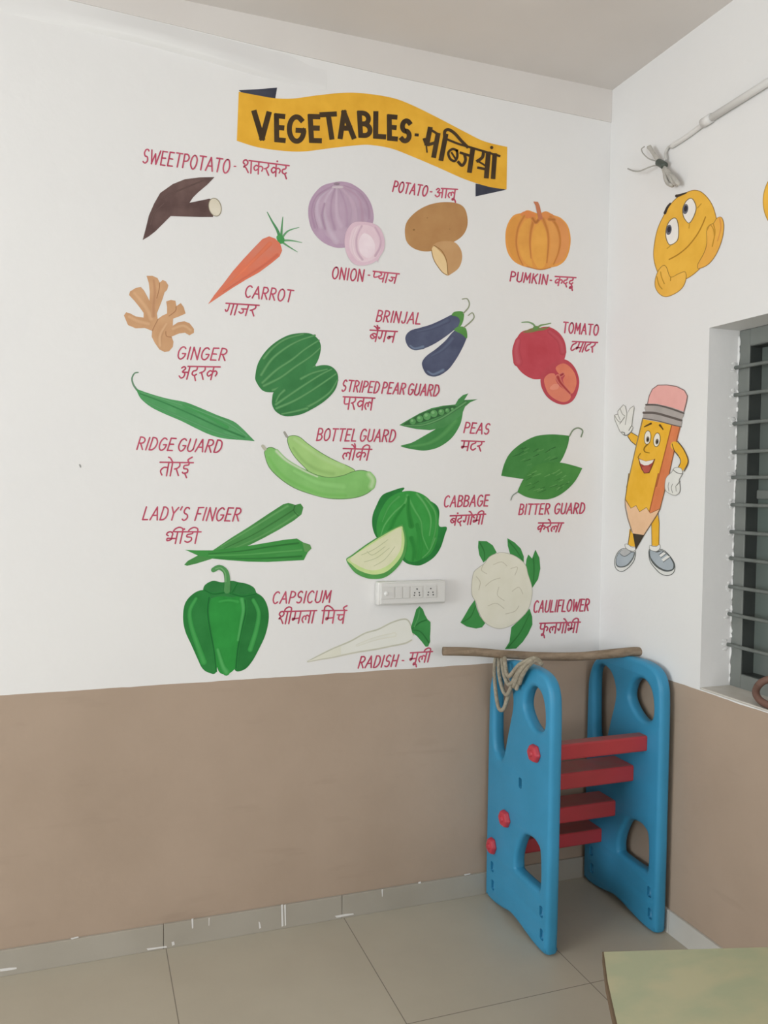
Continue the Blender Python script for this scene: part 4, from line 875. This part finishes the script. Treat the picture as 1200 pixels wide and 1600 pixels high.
p.part('shoe', [('fill', V(sh2), (88, 90, 88)), ('fill', V(shrink(sh2, 9)), (206, 206, 203)), ('fill', V([(608, 950), (598, 1020), (625, 1100), (700, 1180), (800, 1225), (880, 1215), (912, 1180), (908, 1120), (850, 1030), (770, 965), (700, 960)]), (84, 88, 88)),
    ('fill', V([(615, 955), (612, 1030), (650, 1095), (720, 1165), (810, 1205), (880, 1195), (900, 1150), (880, 1090), (830, 1020), (760, 970), (690, 985)]), ((152, 160, 168), (162, 170, 176))),
    ('poly', V([(725, 1020), (780, 980), (805, 1000), (745, 1045)]), (214, 213, 210)), ('poly', V([(750, 1075), (825, 1020), (860, 1040), (780, 1100)]), (214, 213, 210)), ('stroke', V([(720, 1015), (775, 975)]), 1.1, (90, 92, 96)), ('stroke', V([(745, 1050), (810, 1003)]), 1.1, (90, 92, 96)), ('stroke', V([(775, 1105), (860, 1045)]), 1.1, (90, 92, 96))])
p.part('sock', [('fill', V([(605, 895), (640, 905), (690, 905), (730, 885), (735, 935), (690, 975), (630, 965), (600, 940)]), (110, 110, 106)), ('fill', V(shrink([(605, 895), (640, 905), (690, 905), (730, 885), (735, 935), (690, 975), (630, 965), (600, 940)], 6)), (214, 213, 210))])
# arms
p.part('arm', [('poly', U([(330, 730), (375, 685), (465, 735), (455, 850), (420, 840), (370, 790)]), YP), outl(U([(330, 735), (370, 795), (430, 845)]), OL, 1.2, False), outl(U([(378, 688), (460, 735)]), OL, 1.0, False)])
wav = [(165, 470), (205, 455), (205, 420), (235, 385), (275, 340), (300, 360), (320, 455), (360, 385), (405, 352), (410, 380), (395, 480), (380, 600), (398, 625), (370, 680), (320, 720), (275, 715), (230, 670), (195, 590), (170, 530)]
p.part('glove', [('poly', U(wav), GW), outl(U(wav), GO, 1.1), ('stroke', U([(165, 470), (200, 530), (240, 555), (290, 490)]), 1, GO), ('stroke', U([(205, 455), (235, 530)]), 1, GO), ('stroke', U([(235, 385), (260, 450), (295, 480)]), 1, GO), ('stroke', U([(320, 455), (300, 590)]), 1, GO), ('stroke', U([(230, 580), (290, 500)]), 1, GO), ('stroke', U([(345, 660), (380, 600)]), 1.2, (112, 110, 106)), ('stroke', U([(255, 680), (290, 690), (290, 720), (340, 715), (385, 660)]), 1.3, (104, 102, 98))])
# pencil body
p.part('painted_side', [('poly', U([(525, 520), (880, 585), (690, 1360), (320, 1360)]) , YP), ('poly', V([(345, 0), (712, 0), (600, 470), (565, 425), (478, 480), (435, 400), (370, 435), (300, 320)]), YP),
    outl(U([(515, 520), (440, 840), (370, 1150), (318, 1370)]), (146, 126, 90), 1.6, False), outl(V([(345, 0), (300, 320), (370, 435), (435, 400), (478, 480), (565, 425), (608, 492)]), (112, 86, 44), 1.3, False)])
p.part('shaded_side', [('poly', U([(880, 590), (995, 605), (840, 1240), (815, 1360), (690, 1360)]), ((196, 112, 72), (206, 124, 82))), ('poly', V([(712, 0), (850, 0), (800, 160), (735, 440), (615, 500), (600, 470)]), ((196, 112, 72), (206, 124, 82))),
    outl(U([(882, 590), (690, 1362)]), (160, 90, 50), 1.6, False), outl(V([(714, 0), (602, 480)]), (160, 90, 50), 1.6, False), outl(V([(735, 440), (615, 500)]), (120, 74, 46), 1.2, False), outl(U([(985, 610), (930, 830), (850, 1200)]), (128, 86, 58), 1.1, False), outl(V([(800, 190), (735, 440)]), (128, 96, 66), 1.1, False)])
p.part('sharpened_wood', [('poly', V([(298, 325), (370, 437), (435, 402), (478, 482), (565, 427), (612, 500), (735, 443), (700, 520), (530, 775), (400, 750), (340, 560)]), ((214, 174, 138), (220, 182, 148))), outl(V([(298, 325), (300, 420), (330, 560), (385, 730)]), (150, 130, 112), 1.3, False), outl(V([(735, 443), (700, 510), (530, 775)]), (112, 92, 74), 1.3, False)])
p.part('pencil_tip', [('poly', V([(395, 748), (440, 755), (540, 768), (430, 955), (415, 860)]), ((66, 58, 48), (56, 48, 40)))])
p.part('ferrule', [('poly', U([(565, 335), (700, 335), (860, 365), (1035, 430), (1030, 480), (1005, 520), (1012, 560), (1000, 615), (880, 590), (720, 540), (520, 510), (525, 460), (555, 430), (540, 380)]), ((152, 146, 142), (164, 156, 152))),
    ('stroke', U([(560, 340), (700, 345), (860, 385), (1030, 445)]), 2.6, (92, 86, 82)), ('stroke', U([(530, 440), (680, 445), (850, 490), (1000, 535)]), 3.6, (96, 88, 84)), ('stroke', U([(520, 508), (700, 540), (880, 588), (1000, 615)]), 1.6, (100, 92, 86))])
er = [(580, 325), (600, 230), (640, 145), (710, 95), (820, 92), (940, 110), (1040, 160), (1078, 230), (1065, 310), (1035, 425), (870, 370), (700, 330)]
p.part('eraser', [('poly', U(er), ((212, 156, 150), (218, 164, 158))), outl(U(er[:9] + [er[9]]), (120, 96, 92), 1.3, False)])
# face
p.part('eyebrow', [('stroke', U([(540, 615), (580, 595), (622, 575)]), (1.6, 3.2), (88, 66, 34))]); p.part('eyebrow', [('stroke', U([(735, 595), (755, 620), (775, 650)]), (3.4, 1.4), (88, 66, 34))])
for cx, cy, a in [(580, 750, .1), (697, 778, .12)]:
    p.part('eye', [('fill', U(ellipse(cx, cy, 44, 90, a)), (104, 84, 50)), ('fill', U(ellipse(cx, cy, 37, 82, a)), (222, 216, 204)), ('fill', U(ellipse(cx + 3, cy + 22, 20, 36, a)), (120, 108, 92)), ('fill', U(ellipse(cx + 4, cy + 26, 10, 20, a)), (44, 38, 32))])
p.part('nose', [('stroke', U([(580, 835), (540, 880), (545, 925), (605, 942)]), (2.0, 1.2), (132, 98, 30))])
p.part('mouth', [('poly', U([(470, 1010), (560, 1045), (668, 1022), (645, 1080), (625, 1150), (590, 1190), (540, 1190), (500, 1140), (482, 1080)]), ((146, 62, 54), (158, 72, 62))), ('fill', U([(500, 1140), (540, 1110), (590, 1105), (625, 1140), (590, 1185), (540, 1185)]), ((176, 88, 76), (166, 78, 68))),
    ('poly', U([(475, 1018), (560, 1048), (660, 1028), (640, 1065), (590, 1095), (540, 1098), (495, 1075)]), (222, 216, 208)), outl(U([(470, 1008), (490, 1100), (540, 1195), (600, 1190), (640, 1100), (670, 1020)]), (104, 66, 40), 1.2, False), outl(U([(490, 950), (470, 980), (462, 1000)]), (150, 112, 40), 1.4, False)])
# arm on the hip, in front
p.part('arm', [('stroke', U([(920, 850), (1000, 930), (1040, 1040), (1000, 1130)]), (13, 10), YP), ('stroke', U([(955, 795), (1040, 910), (1090, 1050), (1040, 1170)]), 1.3, OL), ('stroke', U([(890, 830), (920, 920), (980, 1000), (995, 1060), (960, 1130)]), 1.2, OL)])
fist = [(1000 - 0, 1130), (920, 1125), (880, 1180), (820, 1240), (800, 1300), (800, 1400), (850, 1450), (930, 1475), (985, 1430), (990, 1350), (980, 1280), (1020, 1200)]
p.part('glove', [('fill', U(fist), GO), ('fill', U(shrink(fist, 7)), GW), ('stroke', U([(850, 1310), (840, 1360), (850, 1420)]), 1, GO), ('stroke', U([(895, 1330), (880, 1380), (895, 1440)]), 1, GO), ('stroke', U([(985, 1300), (945, 1350)]), 1.4, (120, 118, 112)), ('stroke', U([(900, 1150), (950, 1190), (1020, 1205)]), 1.2, (110, 108, 104)), ('stroke', U([(935, 1355), (940, 1420)]), 1, GO)])

# ------------------------------------------------------------------ switchboard
sw = empty('switchboard', (-0.795, 0, 1.087)); tag(sw, 'white wall switchboard with switches and two sockets, above the radish', 'switchboard')
M_PL = mat('white_plastic', (0.69, 0.685, 0.665), 0.35, (0.675, 0.67, 0.65), 5.0); M_PL2 = mat('white_plastic_switch', (0.655, 0.65, 0.63), 0.3, (0.64, 0.635, 0.615), 5.0)
M_HOLE = mat('socket_hole_dark', (0.05, 0.05, 0.05), 0.7)
sx0, sx1, sz0_, sz1_ = -0.923, -0.667, 1.089, 1.171
bm = bmesh.new(); box(bm, sx0, sx1, -0.032, 0.0, sz0_, sz1_, 0.006, 3); bm_obj('back_box', bm, M_PL, sw, True)
bm = bmesh.new(); box(bm, sx0 + 0.008, sx1 - 0.004, -0.038, -0.031, sz0_ + 0.005, sz1_ - 0.005, 0.003, 2); bm_obj('face_plate', bm, M_PL, sw)
def swx(X): return on_y(560 + X / 7.5, 920, -0.038).x
def swz(Y): return on_y(640, 890 + Y / 7.5, -0.038).z
zt, zb_ = swz(195), swz(335)
def module(x0, x1, name, holes=None):
    bm = bmesh.new(); box(bm, x0 + 0.001, x1 - 0.001, -0.0415, -0.037, zb_, zt, 0.0015, 2)
    o = bm_obj(name, bm, M_PL2, sw)
    if holes:
        bm = bmesh.new(); cx = (x0 + x1) / 2; cz = (zt + zb_) / 2
        for dx, dz, r in [(0, .011, .0026), (-.0085, -.002, .0024), (.0085, -.002, .0024), (-.010, -.011, .0024), (.010, -.011, .0024)]:
            t = bmesh.new(); bmesh.ops.create_cone(t, cap_ends=True, segments=12, radius1=r, radius2=r, depth=0.0012)
            bmesh.ops.rotate(t, verts=t.verts, matrix=Matrix.Rotation(math.pi / 2, 3, 'X')); bmesh.ops.translate(t, verts=t.verts, vec=(cx + dx, -0.0417, cz + dz)); merge(bm, t)
        bm_obj('socket_hole', bm, M_HOLE, o)
    return o
m0 = module(swx(265), swx(420), 'indicator_module')
bm = bmesh.new(); bmesh.ops.create_uvsphere(bm, u_segments=16, v_segments=10, radius=0.008); bmesh.ops.scale(bm, verts=bm.verts, vec=(1, .5, 1)); bmesh.ops.translate(bm, verts=bm.verts, vec=(swx(322), -0.0415, swz(272)))
bm_obj('round_knob', bm, mat('knob_white', (0.80, 0.80, 0.79), 0.25), m0, True)
module(swx(430), swx(515), 'switch'); module(swx(522), swx(600), 'switch')
module(swx(612), swx(752), 'socket', True); module(swx(770), swx(915), 'socket', True)

# ------------------------------------------------------------------ conduit and taped cable bundle on the right wall
M_PVC = mat('white_pvc', (0.72, 0.71, 0.69), 0.4, (0.69, 0.68, 0.66), 8.0)
r0 = on_x(1048, 226, -0.014); r1 = on_x(1102, 190, -0.014); r2 = on_x(1199, 129, -0.014)
cz = (r1.z + r2.z) / 2
cn = empty('conduit_pipe', (-0.0, r0.y, r0.z)); tag(cn, 'thin white plastic conduit running up the right wall from the cable bundle', 'pipe')
bm = bmesh.new(); d = (r2 - r1); tube(bm, [r1, r1 + d * 1.8], 0.0115, 12, smooth=False); bm_obj('thick_pipe', bm, M_PVC, cn, True)
bm = bmesh.new(); tube(bm, [on_x(1049, 229, -0.0085), on_x(1075, 212, -0.0085), on_x(1100, 193, -0.010), on_x(1104, 190, -0.012)], 0.0080, 10); bm_obj('thin_pipe', bm, M_PVC, cn, True)
bm = bmesh.new(); dn = d.normalized(); tube(bm, [r1 - dn * 0.012, r1 + dn * 0.028], 0.0148, 14, smooth=False); bm_obj('coupler', bm, M_PVC, cn, True)
Tt = cr(960, 180, 5)
M_CAB = mat('grey_cable', (0.50, 0.48, 0.44), 0.5, (0.40, 0.385, 0.35), 40); M_TAPE = mat('black_green_tape', (0.07, 0.085, 0.07), 0.4)
def tp(pts, X): return [on_x(x, y, xx) for (x, y), xx in zip(Tt(pts), X)]
cb = empty('cable_bundle', on_x(1032, 257, 0)); tag(cb, 'tied bundle of grey cable ends hanging at the end of the conduit', 'cable')
for k in range(7):
    a = random.uniform(-17, 17); b_ = random.uniform(-14, 14)
    bm = bmesh.new(); tube(bm, tp([(360, 375), (400 + a * .7, 430 + b_ * .4), (430 + a * 2, 480 + b_), (455 + a * 2.2, 520 + b_ * 1.2), (482 + a * 1.6, 540 + b_)], [-.02, -.026, -.03 - .004 * (k % 3), -.03, -.022 - .004 * (k % 2)]), 0.0062, 8)
    bm_obj('cable_loop', bm, M_CAB, cb, True)
for pts, r_ in [([(365, 380), (335, 340), (300, 290), (275, 245)], .0066), ([(365, 385), (325, 340), (290, 285), (262, 250)], .0050)]:
    bm = bmesh.new(); tube(bm, tp(pts, [-.022, -.026, -.028, -.026]), r_, 8); bm_obj('cable_loop', bm, M_CAB, cb, True)
bm = bmesh.new(); tube(bm, tp([(330, 360), (270, 340), (225, 300), (212, 265), (235, 245)], [-.02, -.026, -.03, -.03, -.026]), .0022, 8); bm_obj('loose_wire', bm, mat('wire_grey', (0.42, 0.41, 0.38), 0.5), cb, True)
bm = bmesh.new(); tube(bm, tp([(370, 385), (290, 400), (200, 435), (150, 435), (105, 418)], [-.02, -.03, -.045, -.04, -.03]), .0026, 8); bm_obj('loose_wire', bm, MATS['wire_grey'], cb, True)
bm = bmesh.new(); tube(bm, [tp([(370, 370)], [-.022])[0], tp([(398, 340)], [-.016])[0], tp([(400, 290)], [-.010])[0], tp([(425, 250)], [-.008])[0], tp([(452, 240)], [-.008])[0]], .0046, 8); bm_obj('feed_cable', bm, mat('pale_cable', (0.56, 0.55, 0.52), 0.5), cb, True)
bm = bmesh.new(); tube(bm, tp([(345, 368), (368, 380), (392, 396)], [-.024, -.025, -.026]), .0125, 12); bm_obj('tape_wrap', bm, M_TAPE, cb, True)

# ------------------------------------------------------------------ blue play ladder
M_BLUE = mat('blue_plastic', (0.042, 0.285, 0.50), 0.42, (0.036, 0.262, 0.455), 6.0, 4, bump=0.05, bscale=160)
M_RED = mat('red_plastic', (0.46, 0.045, 0.055), 0.45, (0.40, 0.05, 0.055), 7.0)
M_REDK = mat('red_knob_plastic', (0.55, 0.05, 0.075), 0.4, (0.48, 0.05, 0.07), 30.0)
LX = -0.482            # outer face of the left panel
PT = 0.045             # panel thickness
def panel_mesh(flip):
    cu = bpy.data.curves.new('panel_outline', 'CURVE'); cu.dimensions = '2D'; cu.fill_mode = 'BOTH'
    bev = 0.0145; cu.bevel_depth = bev; cu.bevel_resolution = 3; cu.extrude = PT / 2 - bev; cu.offset = -bev
    out = [(-.448, .03), (-.450, .2), (-.450, .45), (-.450, .70), (-.448, .80), (-.442, .845), (-.424, .880), (-.390, .902), (-.33, .911), (-.25, .908), (-.18, .903), (-.11, .888), (-.055, .852), (-.024, .79), (-.017, .70), (-.016, .4), (-.016, .12), (-.018, .02), (-.03, .006), (-.08, .004),
           (-.14, .012), (-.20, .024), (-.255, .021), (-.31, .011), (-.37, .002), (-.42, .001), (-.441, .007)]
    holes = [
        [(-.062, .79), (-.064, .65), (-.074, .565), (-.112, .542), (-.134, .560), (-.164, .655), (-.190, .740), (-.187, .790), (-.160, .832), (-.112, .848), (-.076, .832)],
        [(-.285, .815), (-.315, .843), (-.352, .848), (-.385, .828), (-.402, .788), (-.404, .738), (-.385, .713), (-.345, .708), (-.302, .732), (-.274, .770)],
        [(-.300, .339), (-.345, .346), (-.376, .338), (-.393, .315), (-.396, .21), (-.370, .195), (-.250, .194), (-.233, .207), (-.236, .245), (-.257, .295), (-.277, .323)]]
    for poly in [out] + holes:
        q = catmull([(x, y, 0) for x, y in poly], True, 4)
        sp = cu.splines.new('POLY'); sp.points.add(len(q) - 1); sp.use_cyclic_u = True
        for pt, v in zip(sp.points, q): pt.co = (v.x, v.y, 0, 1)
    o = bpy.data.objects.new('panel_tmp', cu); COL.objects.link(o)
    dg = bpy.context.evaluated_depsgraph_get(); me = bpy.data.meshes.new_from_object(o.evaluated_get(dg)); 
    bpy.data.objects.remove(o); 
    bm = bmesh.new(); bm.from_mesh(me); bmesh.ops.remove_doubles(bm, verts=bm.verts, dist=0.0004); bmesh.ops.recalc_face_normals(bm, faces=bm.faces)
    # curve (u, v, w) -> world (x, y, z) = (w, u, v)
    for v in bm.verts: v.co = Vector((v.co.z * flip, v.co.x, v.co.y))
    bmesh.ops.recalc_face_normals(bm, faces=bm.faces)
    return bm
lad = empty('play_ladder', (-0.27, -0.245, 0.0)); tag(lad, 'blue plastic play ladder with four red steps standing in the corner', 'play ladder')
RX = -0.062            # inner face of the right panel
PK = [(-.070, .130), (-.077, .066), (-.418, .062), (-.412, .134)]
def finish_panel(name, bm, cx, pocket_side):
    bmesh.ops.translate(bm, verts=bm.verts, vec=(cx, 0, 0))
    o = bm_obj(name, bm, M_BLUE, lad)
    bb = bmesh.new()
    for u, v in PK:
        for s_ in (-1, 1):
            x = cx + s_ * PT / 2
            box(bb, x - 0.013, x + 0.013, u - 0.011, u + 0.011, v - 0.018, v + 0.018, 0.004, 1)
    if name == 'side_panel' and pocket_side < 0:
        box(bb, LX - 0.02, LX + 0.022, -.270, -.250, .484, .520, 0.004, 1)
    c = bm_obj('cutter_tmp', bb, None)
    md = o.modifiers.new('pockets', 'BOOLEAN'); md.object = c; md.operation = 'DIFFERENCE'; md.solver = 'EXACT'
    dg = bpy.context.evaluated_depsgraph_get(); me = bpy.data.meshes.new_from_object(o.evaluated_get(dg))
    o.modifiers.clear(); c.location = (0, 0, 0)
    bpy.data.objects.remove(c); 
    if len(me.polygons) > 100: o.data = me
    for pl in o.data.polygons: pl.use_smooth = True
    o.data.set_sharp_from_angle(angle=math.radians(40))
    return o
pl_ = finish_panel('side_panel', panel_mesh(1), LX + PT / 2, -1)
pr_ = finish_panel('side_panel', panel_mesh(1), RX + PT / 2, 1)
def dusty(m):
    nt = m.node_tree; b = nt.nodes['Principled BSDF']; src = b.inputs['Base Color'].links[0].from_socket
    geo = nt.nodes.new('ShaderNodeNewGeometry'); sep = nt.nodes.new('ShaderNodeSeparateXYZ'); nt.links.new(geo.outputs['Normal'], sep.inputs[0])
    n = nt.nodes.new('ShaderNodeTexNoise'); n.inputs['Scale'].default_value = 14; nt.links.new(geo.outputs['Position'], n.inputs['Vector'])
    r = nt.nodes.new('ShaderNodeMapRange'); r.inputs['From Min'].default_value = 0.75; r.inputs['From Max'].default_value = 0.98; r.inputs['To Max'].default_value = 0.85
    nt.links.new(sep.outputs['Z'], r.inputs['Value'])
    k = nt.nodes.new('ShaderNodeMath'); k.operation = 'MULTIPLY'; nt.links.new(r.outputs[0], k.inputs[0]); nt.links.new(n.outputs['Fac'], k.inputs[1])
    x = nt.nodes.new('ShaderNodeMix'); x.data_type = 'RGBA'; nt.links.new(k.outputs[0], x.inputs['Factor']); nt.links.new(src, x.inputs['A'])
    x.inputs['B'].default_value = (0.20, 0.15, 0.12, 1); nt.links.new(x.outputs['Result'], b.inputs['Base Color'])
dusty(M_RED)
STEPS = [(-.383, -.335, .608, .662), (-.313, -.196, .480, .537), (-.214, -.108, .318, .376), (-.134, -.032, .189, .241)]
for i, (y0, y1, z0, z1) in enumerate(STEPS):
    bm = bmesh.new(); box(bm, LX + PT - 0.004, RX + 0.004, y0, y1, z0, z1, 0.007, 3); bm_obj('step', bm, M_RED, lad)
for (y_, z_) in [(-.358, .635), (-.168, .345), (-.076, .210)]:
    bm = bmesh.new()
    t = bmesh.new(); bmesh.ops.create_cone(t, cap_ends=True, segments=6, radius1=0.037, radius2=0.031, depth=0.020)
    bmesh.ops.bevel(t, geom=t.edges[:], offset=0.006, segments=2, affect='EDGES', profile=0.5)
    bmesh.ops.rotate(t, verts=t.verts, matrix=Matrix.Rotation(-math.pi / 2, 3, 'Y')); bmesh.ops.scale(t, verts=t.verts, vec=(1, .78 if y_ > -.1 else .95, .9)); bmesh.ops.translate(t, verts=t.verts, vec=(LX - 0.009, y_, z_)); merge(bm, t)
    k = bm_obj('knob', bm, M_REDK, lad)
    bm = bmesh.new(); t = bmesh.new(); bmesh.ops.create_cone(t, cap_ends=True, segments=12, radius1=0.012, radius2=0.009, depth=0.008)
    bmesh.ops.rotate(t, verts=t.verts, matrix=Matrix.Rotation(-math.pi / 2, 3, 'Y')); bmesh.ops.translate(t, verts=t.verts, vec=(LX - 0.021, y_, z_)); merge(bm, t)
    bm_obj('knob_cap', bm, M_REDK, k)

# ------------------------------------------------------------------ stick resting across the ladder top
M_WOOD = mat('weathered_wood', (0.20, 0.145, 0.095), 0.75, (0.31, 0.235, 0.165), 26.0, 6, stretch=(0.25, 2.0, 2.0), bump=0.5, bscale=70)
sp_ = [(692, 1017.5, -.10), (740, 1018.5, -.12), (790, 1022.5, -.14), (850, 1025.5, -.165), (905, 1025.5, -.195), (950, 1022, -.22), (985, 1018.5, -.24), (1003, 1018, -.25)]
pts = [on_y(x, y, Y) for x, y, Y in sp_]
bm = bmesh.new(); tube(bm, pts, [.0150, .0150, .0145, .0145, .0150, .0165, .0165, .0150], 14, 6)
zmin = .926 + 0.0135
st = bm_obj('wooden_stick', bm, M_WOOD, None, True, loc=pts[3]); tag(st, 'long weathered wooden stick lying across the top of the blue ladder', 'stick')

# ------------------------------------------------------------------ looped rope hanging over the left panel
M_ROPE = mat('cotton_rope', (0.43, 0.385, 0.30), 0.85, (0.33, 0.29, 0.22), 60.0, 5, bump=0.6, bscale=240)
Rp = cr(680, 990, 6)
rope = empty('rope', on_x(*Rp([(620, 720)])[0], LX - 0.012)); tag(rope, 'beige rope hung in loops from the stick over the left ladder panel', 'rope')
def rp(pts, X): return [on_x(x, y, xx) for (x, y), xx in zip(Rp(pts), X)]
o1 = LX - 0.013
for pts_, X in [
    ([(575, 215), (562, 260), (555, 360), (565, 520), (585, 660), (610, 715), (645, 700), (680, 600), (720, 480), (760, 370), (830, 290), (910, 235), (960, 250), (1000, 290)], [o1 + .01, o1, o1, o1, o1, o1, o1, o1, o1 - .002, o1 - .006, o1 - .008, o1 + .006, o1 + .028, o1 + .03]),
    ([(600, 215), (600, 270), (600, 370), (625, 500), (660, 570), (690, 550), (730, 450), (780, 350), (850, 270), (920, 232), (970, 250)], [o1 + .01, o1 - .008, o1 - .008, o1 - .008, o1 - .008, o1 - .009, o1 - .011, o1 - .014, o1 - .012, o1, o1 + .025]),
    ([(625, 215), (630, 270), (645, 380), (680, 470), (710, 470), (750, 420), (800, 340), (860, 280), (930, 240)], [o1 + .01, o1 - .012, o1 - .014, o1 - .014, o1 - .016, o1 - .018, o1 - .018, o1 - .014, o1 + .004]),
    ([(650, 215), (655, 280), (670, 370), (695, 400), (730, 360), (780, 300), (840, 265), (900, 240)], [o1 + .01, o1 - .016, o1 - .02, o1 - .022, o1 - .022, o1 - .02, o1 - .016, o1]),
    ([(735, 500), (760, 430), (790, 360), (840, 300), (890, 255), (940, 238), (990, 268)], [o1 - .01, o1 - .016, o1 - .020, o1 - .018, o1 - .012, o1 + .010, o1 + .03]),
    ([(790, 470), (815, 400), (850, 335), (890, 285), (935, 250), (975, 262)], [o1 - .004, o1 - .008, o1 - .010, o1 - .008, o1 + .006, o1 + .03]),
    ([(760, 525), (775, 470), (800, 400), (840, 330), (890, 270), (930, 245), (985, 275)], [o1 - .004, o1 - .004, o1 - .010, o1 - .012, o1 - .010, o1 + .004, o1 + .026])]:
    bm = bmesh.new(); tube(bm, rp(pts_, X), 0.0072, 8, 6); bm_obj('rope_loop', bm, M_ROPE, rope, True)

# ------------------------------------------------------------------ low table at the right
TZ = 0.50
M_TOP = mat('green_marbled_laminate', (0.465, 0.440, 0.275), 0.4, (0.385, 0.405, 0.258), 9.0, 6, stretch=(0.7, 1.3, 1), lo=0.40, hi=0.62)
M_TEDGE = mat('brown_table_edge', (0.16, 0.105, 0.06), 0.6, (0.12, 0.08, 0.045), 20)
M_TLEG = mat('table_leg_metal', (0.12, 0.11, 0.10), 0.4, metal=0.3)
c0 = on_z(941, 1486, TZ); c1 = on_z(1200, 1479, TZ); c2 = on_z(946.5, 1532, TZ); c3 = on_z(957.5, 1583, TZ); c4 = on_z(964.5, 1612, TZ)
ex = (c1 - c0).normalized(); ex.z = 0; far = c0 + ex * 0.76
e2 = (c4 - c3).normalized(); near = c4 + e2 * 0.22
ey = Vector((ex.y, -ex.x, 0))
outl_ = [far, c0, c2, c3, c4, near, near + ex * 0.9]
tb = empty('low_table', ((c0.x + far.x) / 2, (c0.y + near.y) / 2, 0)); tag(tb, 'low table with pale green marbled top and brown edge, at lower right', 'table')
def slab(pts, z0, z1):
    bm = bmesh.new()
    lo = [bm.verts.new((p_.x, p_.y, z0)) for p_ in pts]; hi = [bm.verts.new((p_.x, p_.y, z1)) for p_ in pts]
    bm.faces.new(hi); bm.faces.new(lo[::-1]); n = len(pts)
    for i in range(n): bm.faces.new((lo[i], lo[(i + 1) % n], hi[(i + 1) % n], hi[i]))
    bmesh.ops.recalc_face_normals(bm, faces=bm.faces); return bm
cen = sum(outl_, Vector((0, 0, 0))) / len(outl_)
inner = [p_ + (cen - p_).normalized() * 0.004 for p_ in outl_]
bm_obj('table_edge', slab(outl_, TZ - 0.022, TZ - 0.0015), M_TEDGE, tb); bm_obj('tabletop', slab(inner, TZ - 0.012, TZ), M_TOP, tb)
legs = [c0 + ex * 0.10 + ey * 0.10, far - ex * 0.10 + ey * 0.10, near + ex * 0.10 - ey * 0.08, near + ex * 0.72 - ey * 0.08]
for g in legs:
    bm = bmesh.new(); tube(bm, [(g.x, g.y, 0.0), (g.x, g.y, TZ - 0.020)], 0.014, 12, smooth=False); bm_obj('leg', bm, M_TLEG, tb, True)

# ------------------------------------------------------------------ brown ring on the window sill
M_RING = mat('reddish_brown_clay', (0.19, 0.10, 0.075), 0.6, (0.14, 0.075, 0.055), 25)
zr = ZW + 0.010
bm = bmesh.new()
cpt = on_x(1212, 1088, 0.035)
ringpts = [(0.04 + 0.055 * math.sin(t) * 0.55, cpt.y + 0.075 * math.cos(t), zr + 0.012 + 0.042 * (1 + math.sin(t)) * 0.85) for t in [2 * math.pi * k / 20 for k in range(21)]]
tube(bm, ringpts, 0.011, 10, 3)
rg = bm_obj('brown_ring', bm, M_RING, None, True, loc=(0.04, cpt.y, zr)); tag(rg, 'reddish-brown ring leaning on the window sill at the right edge', 'ring')
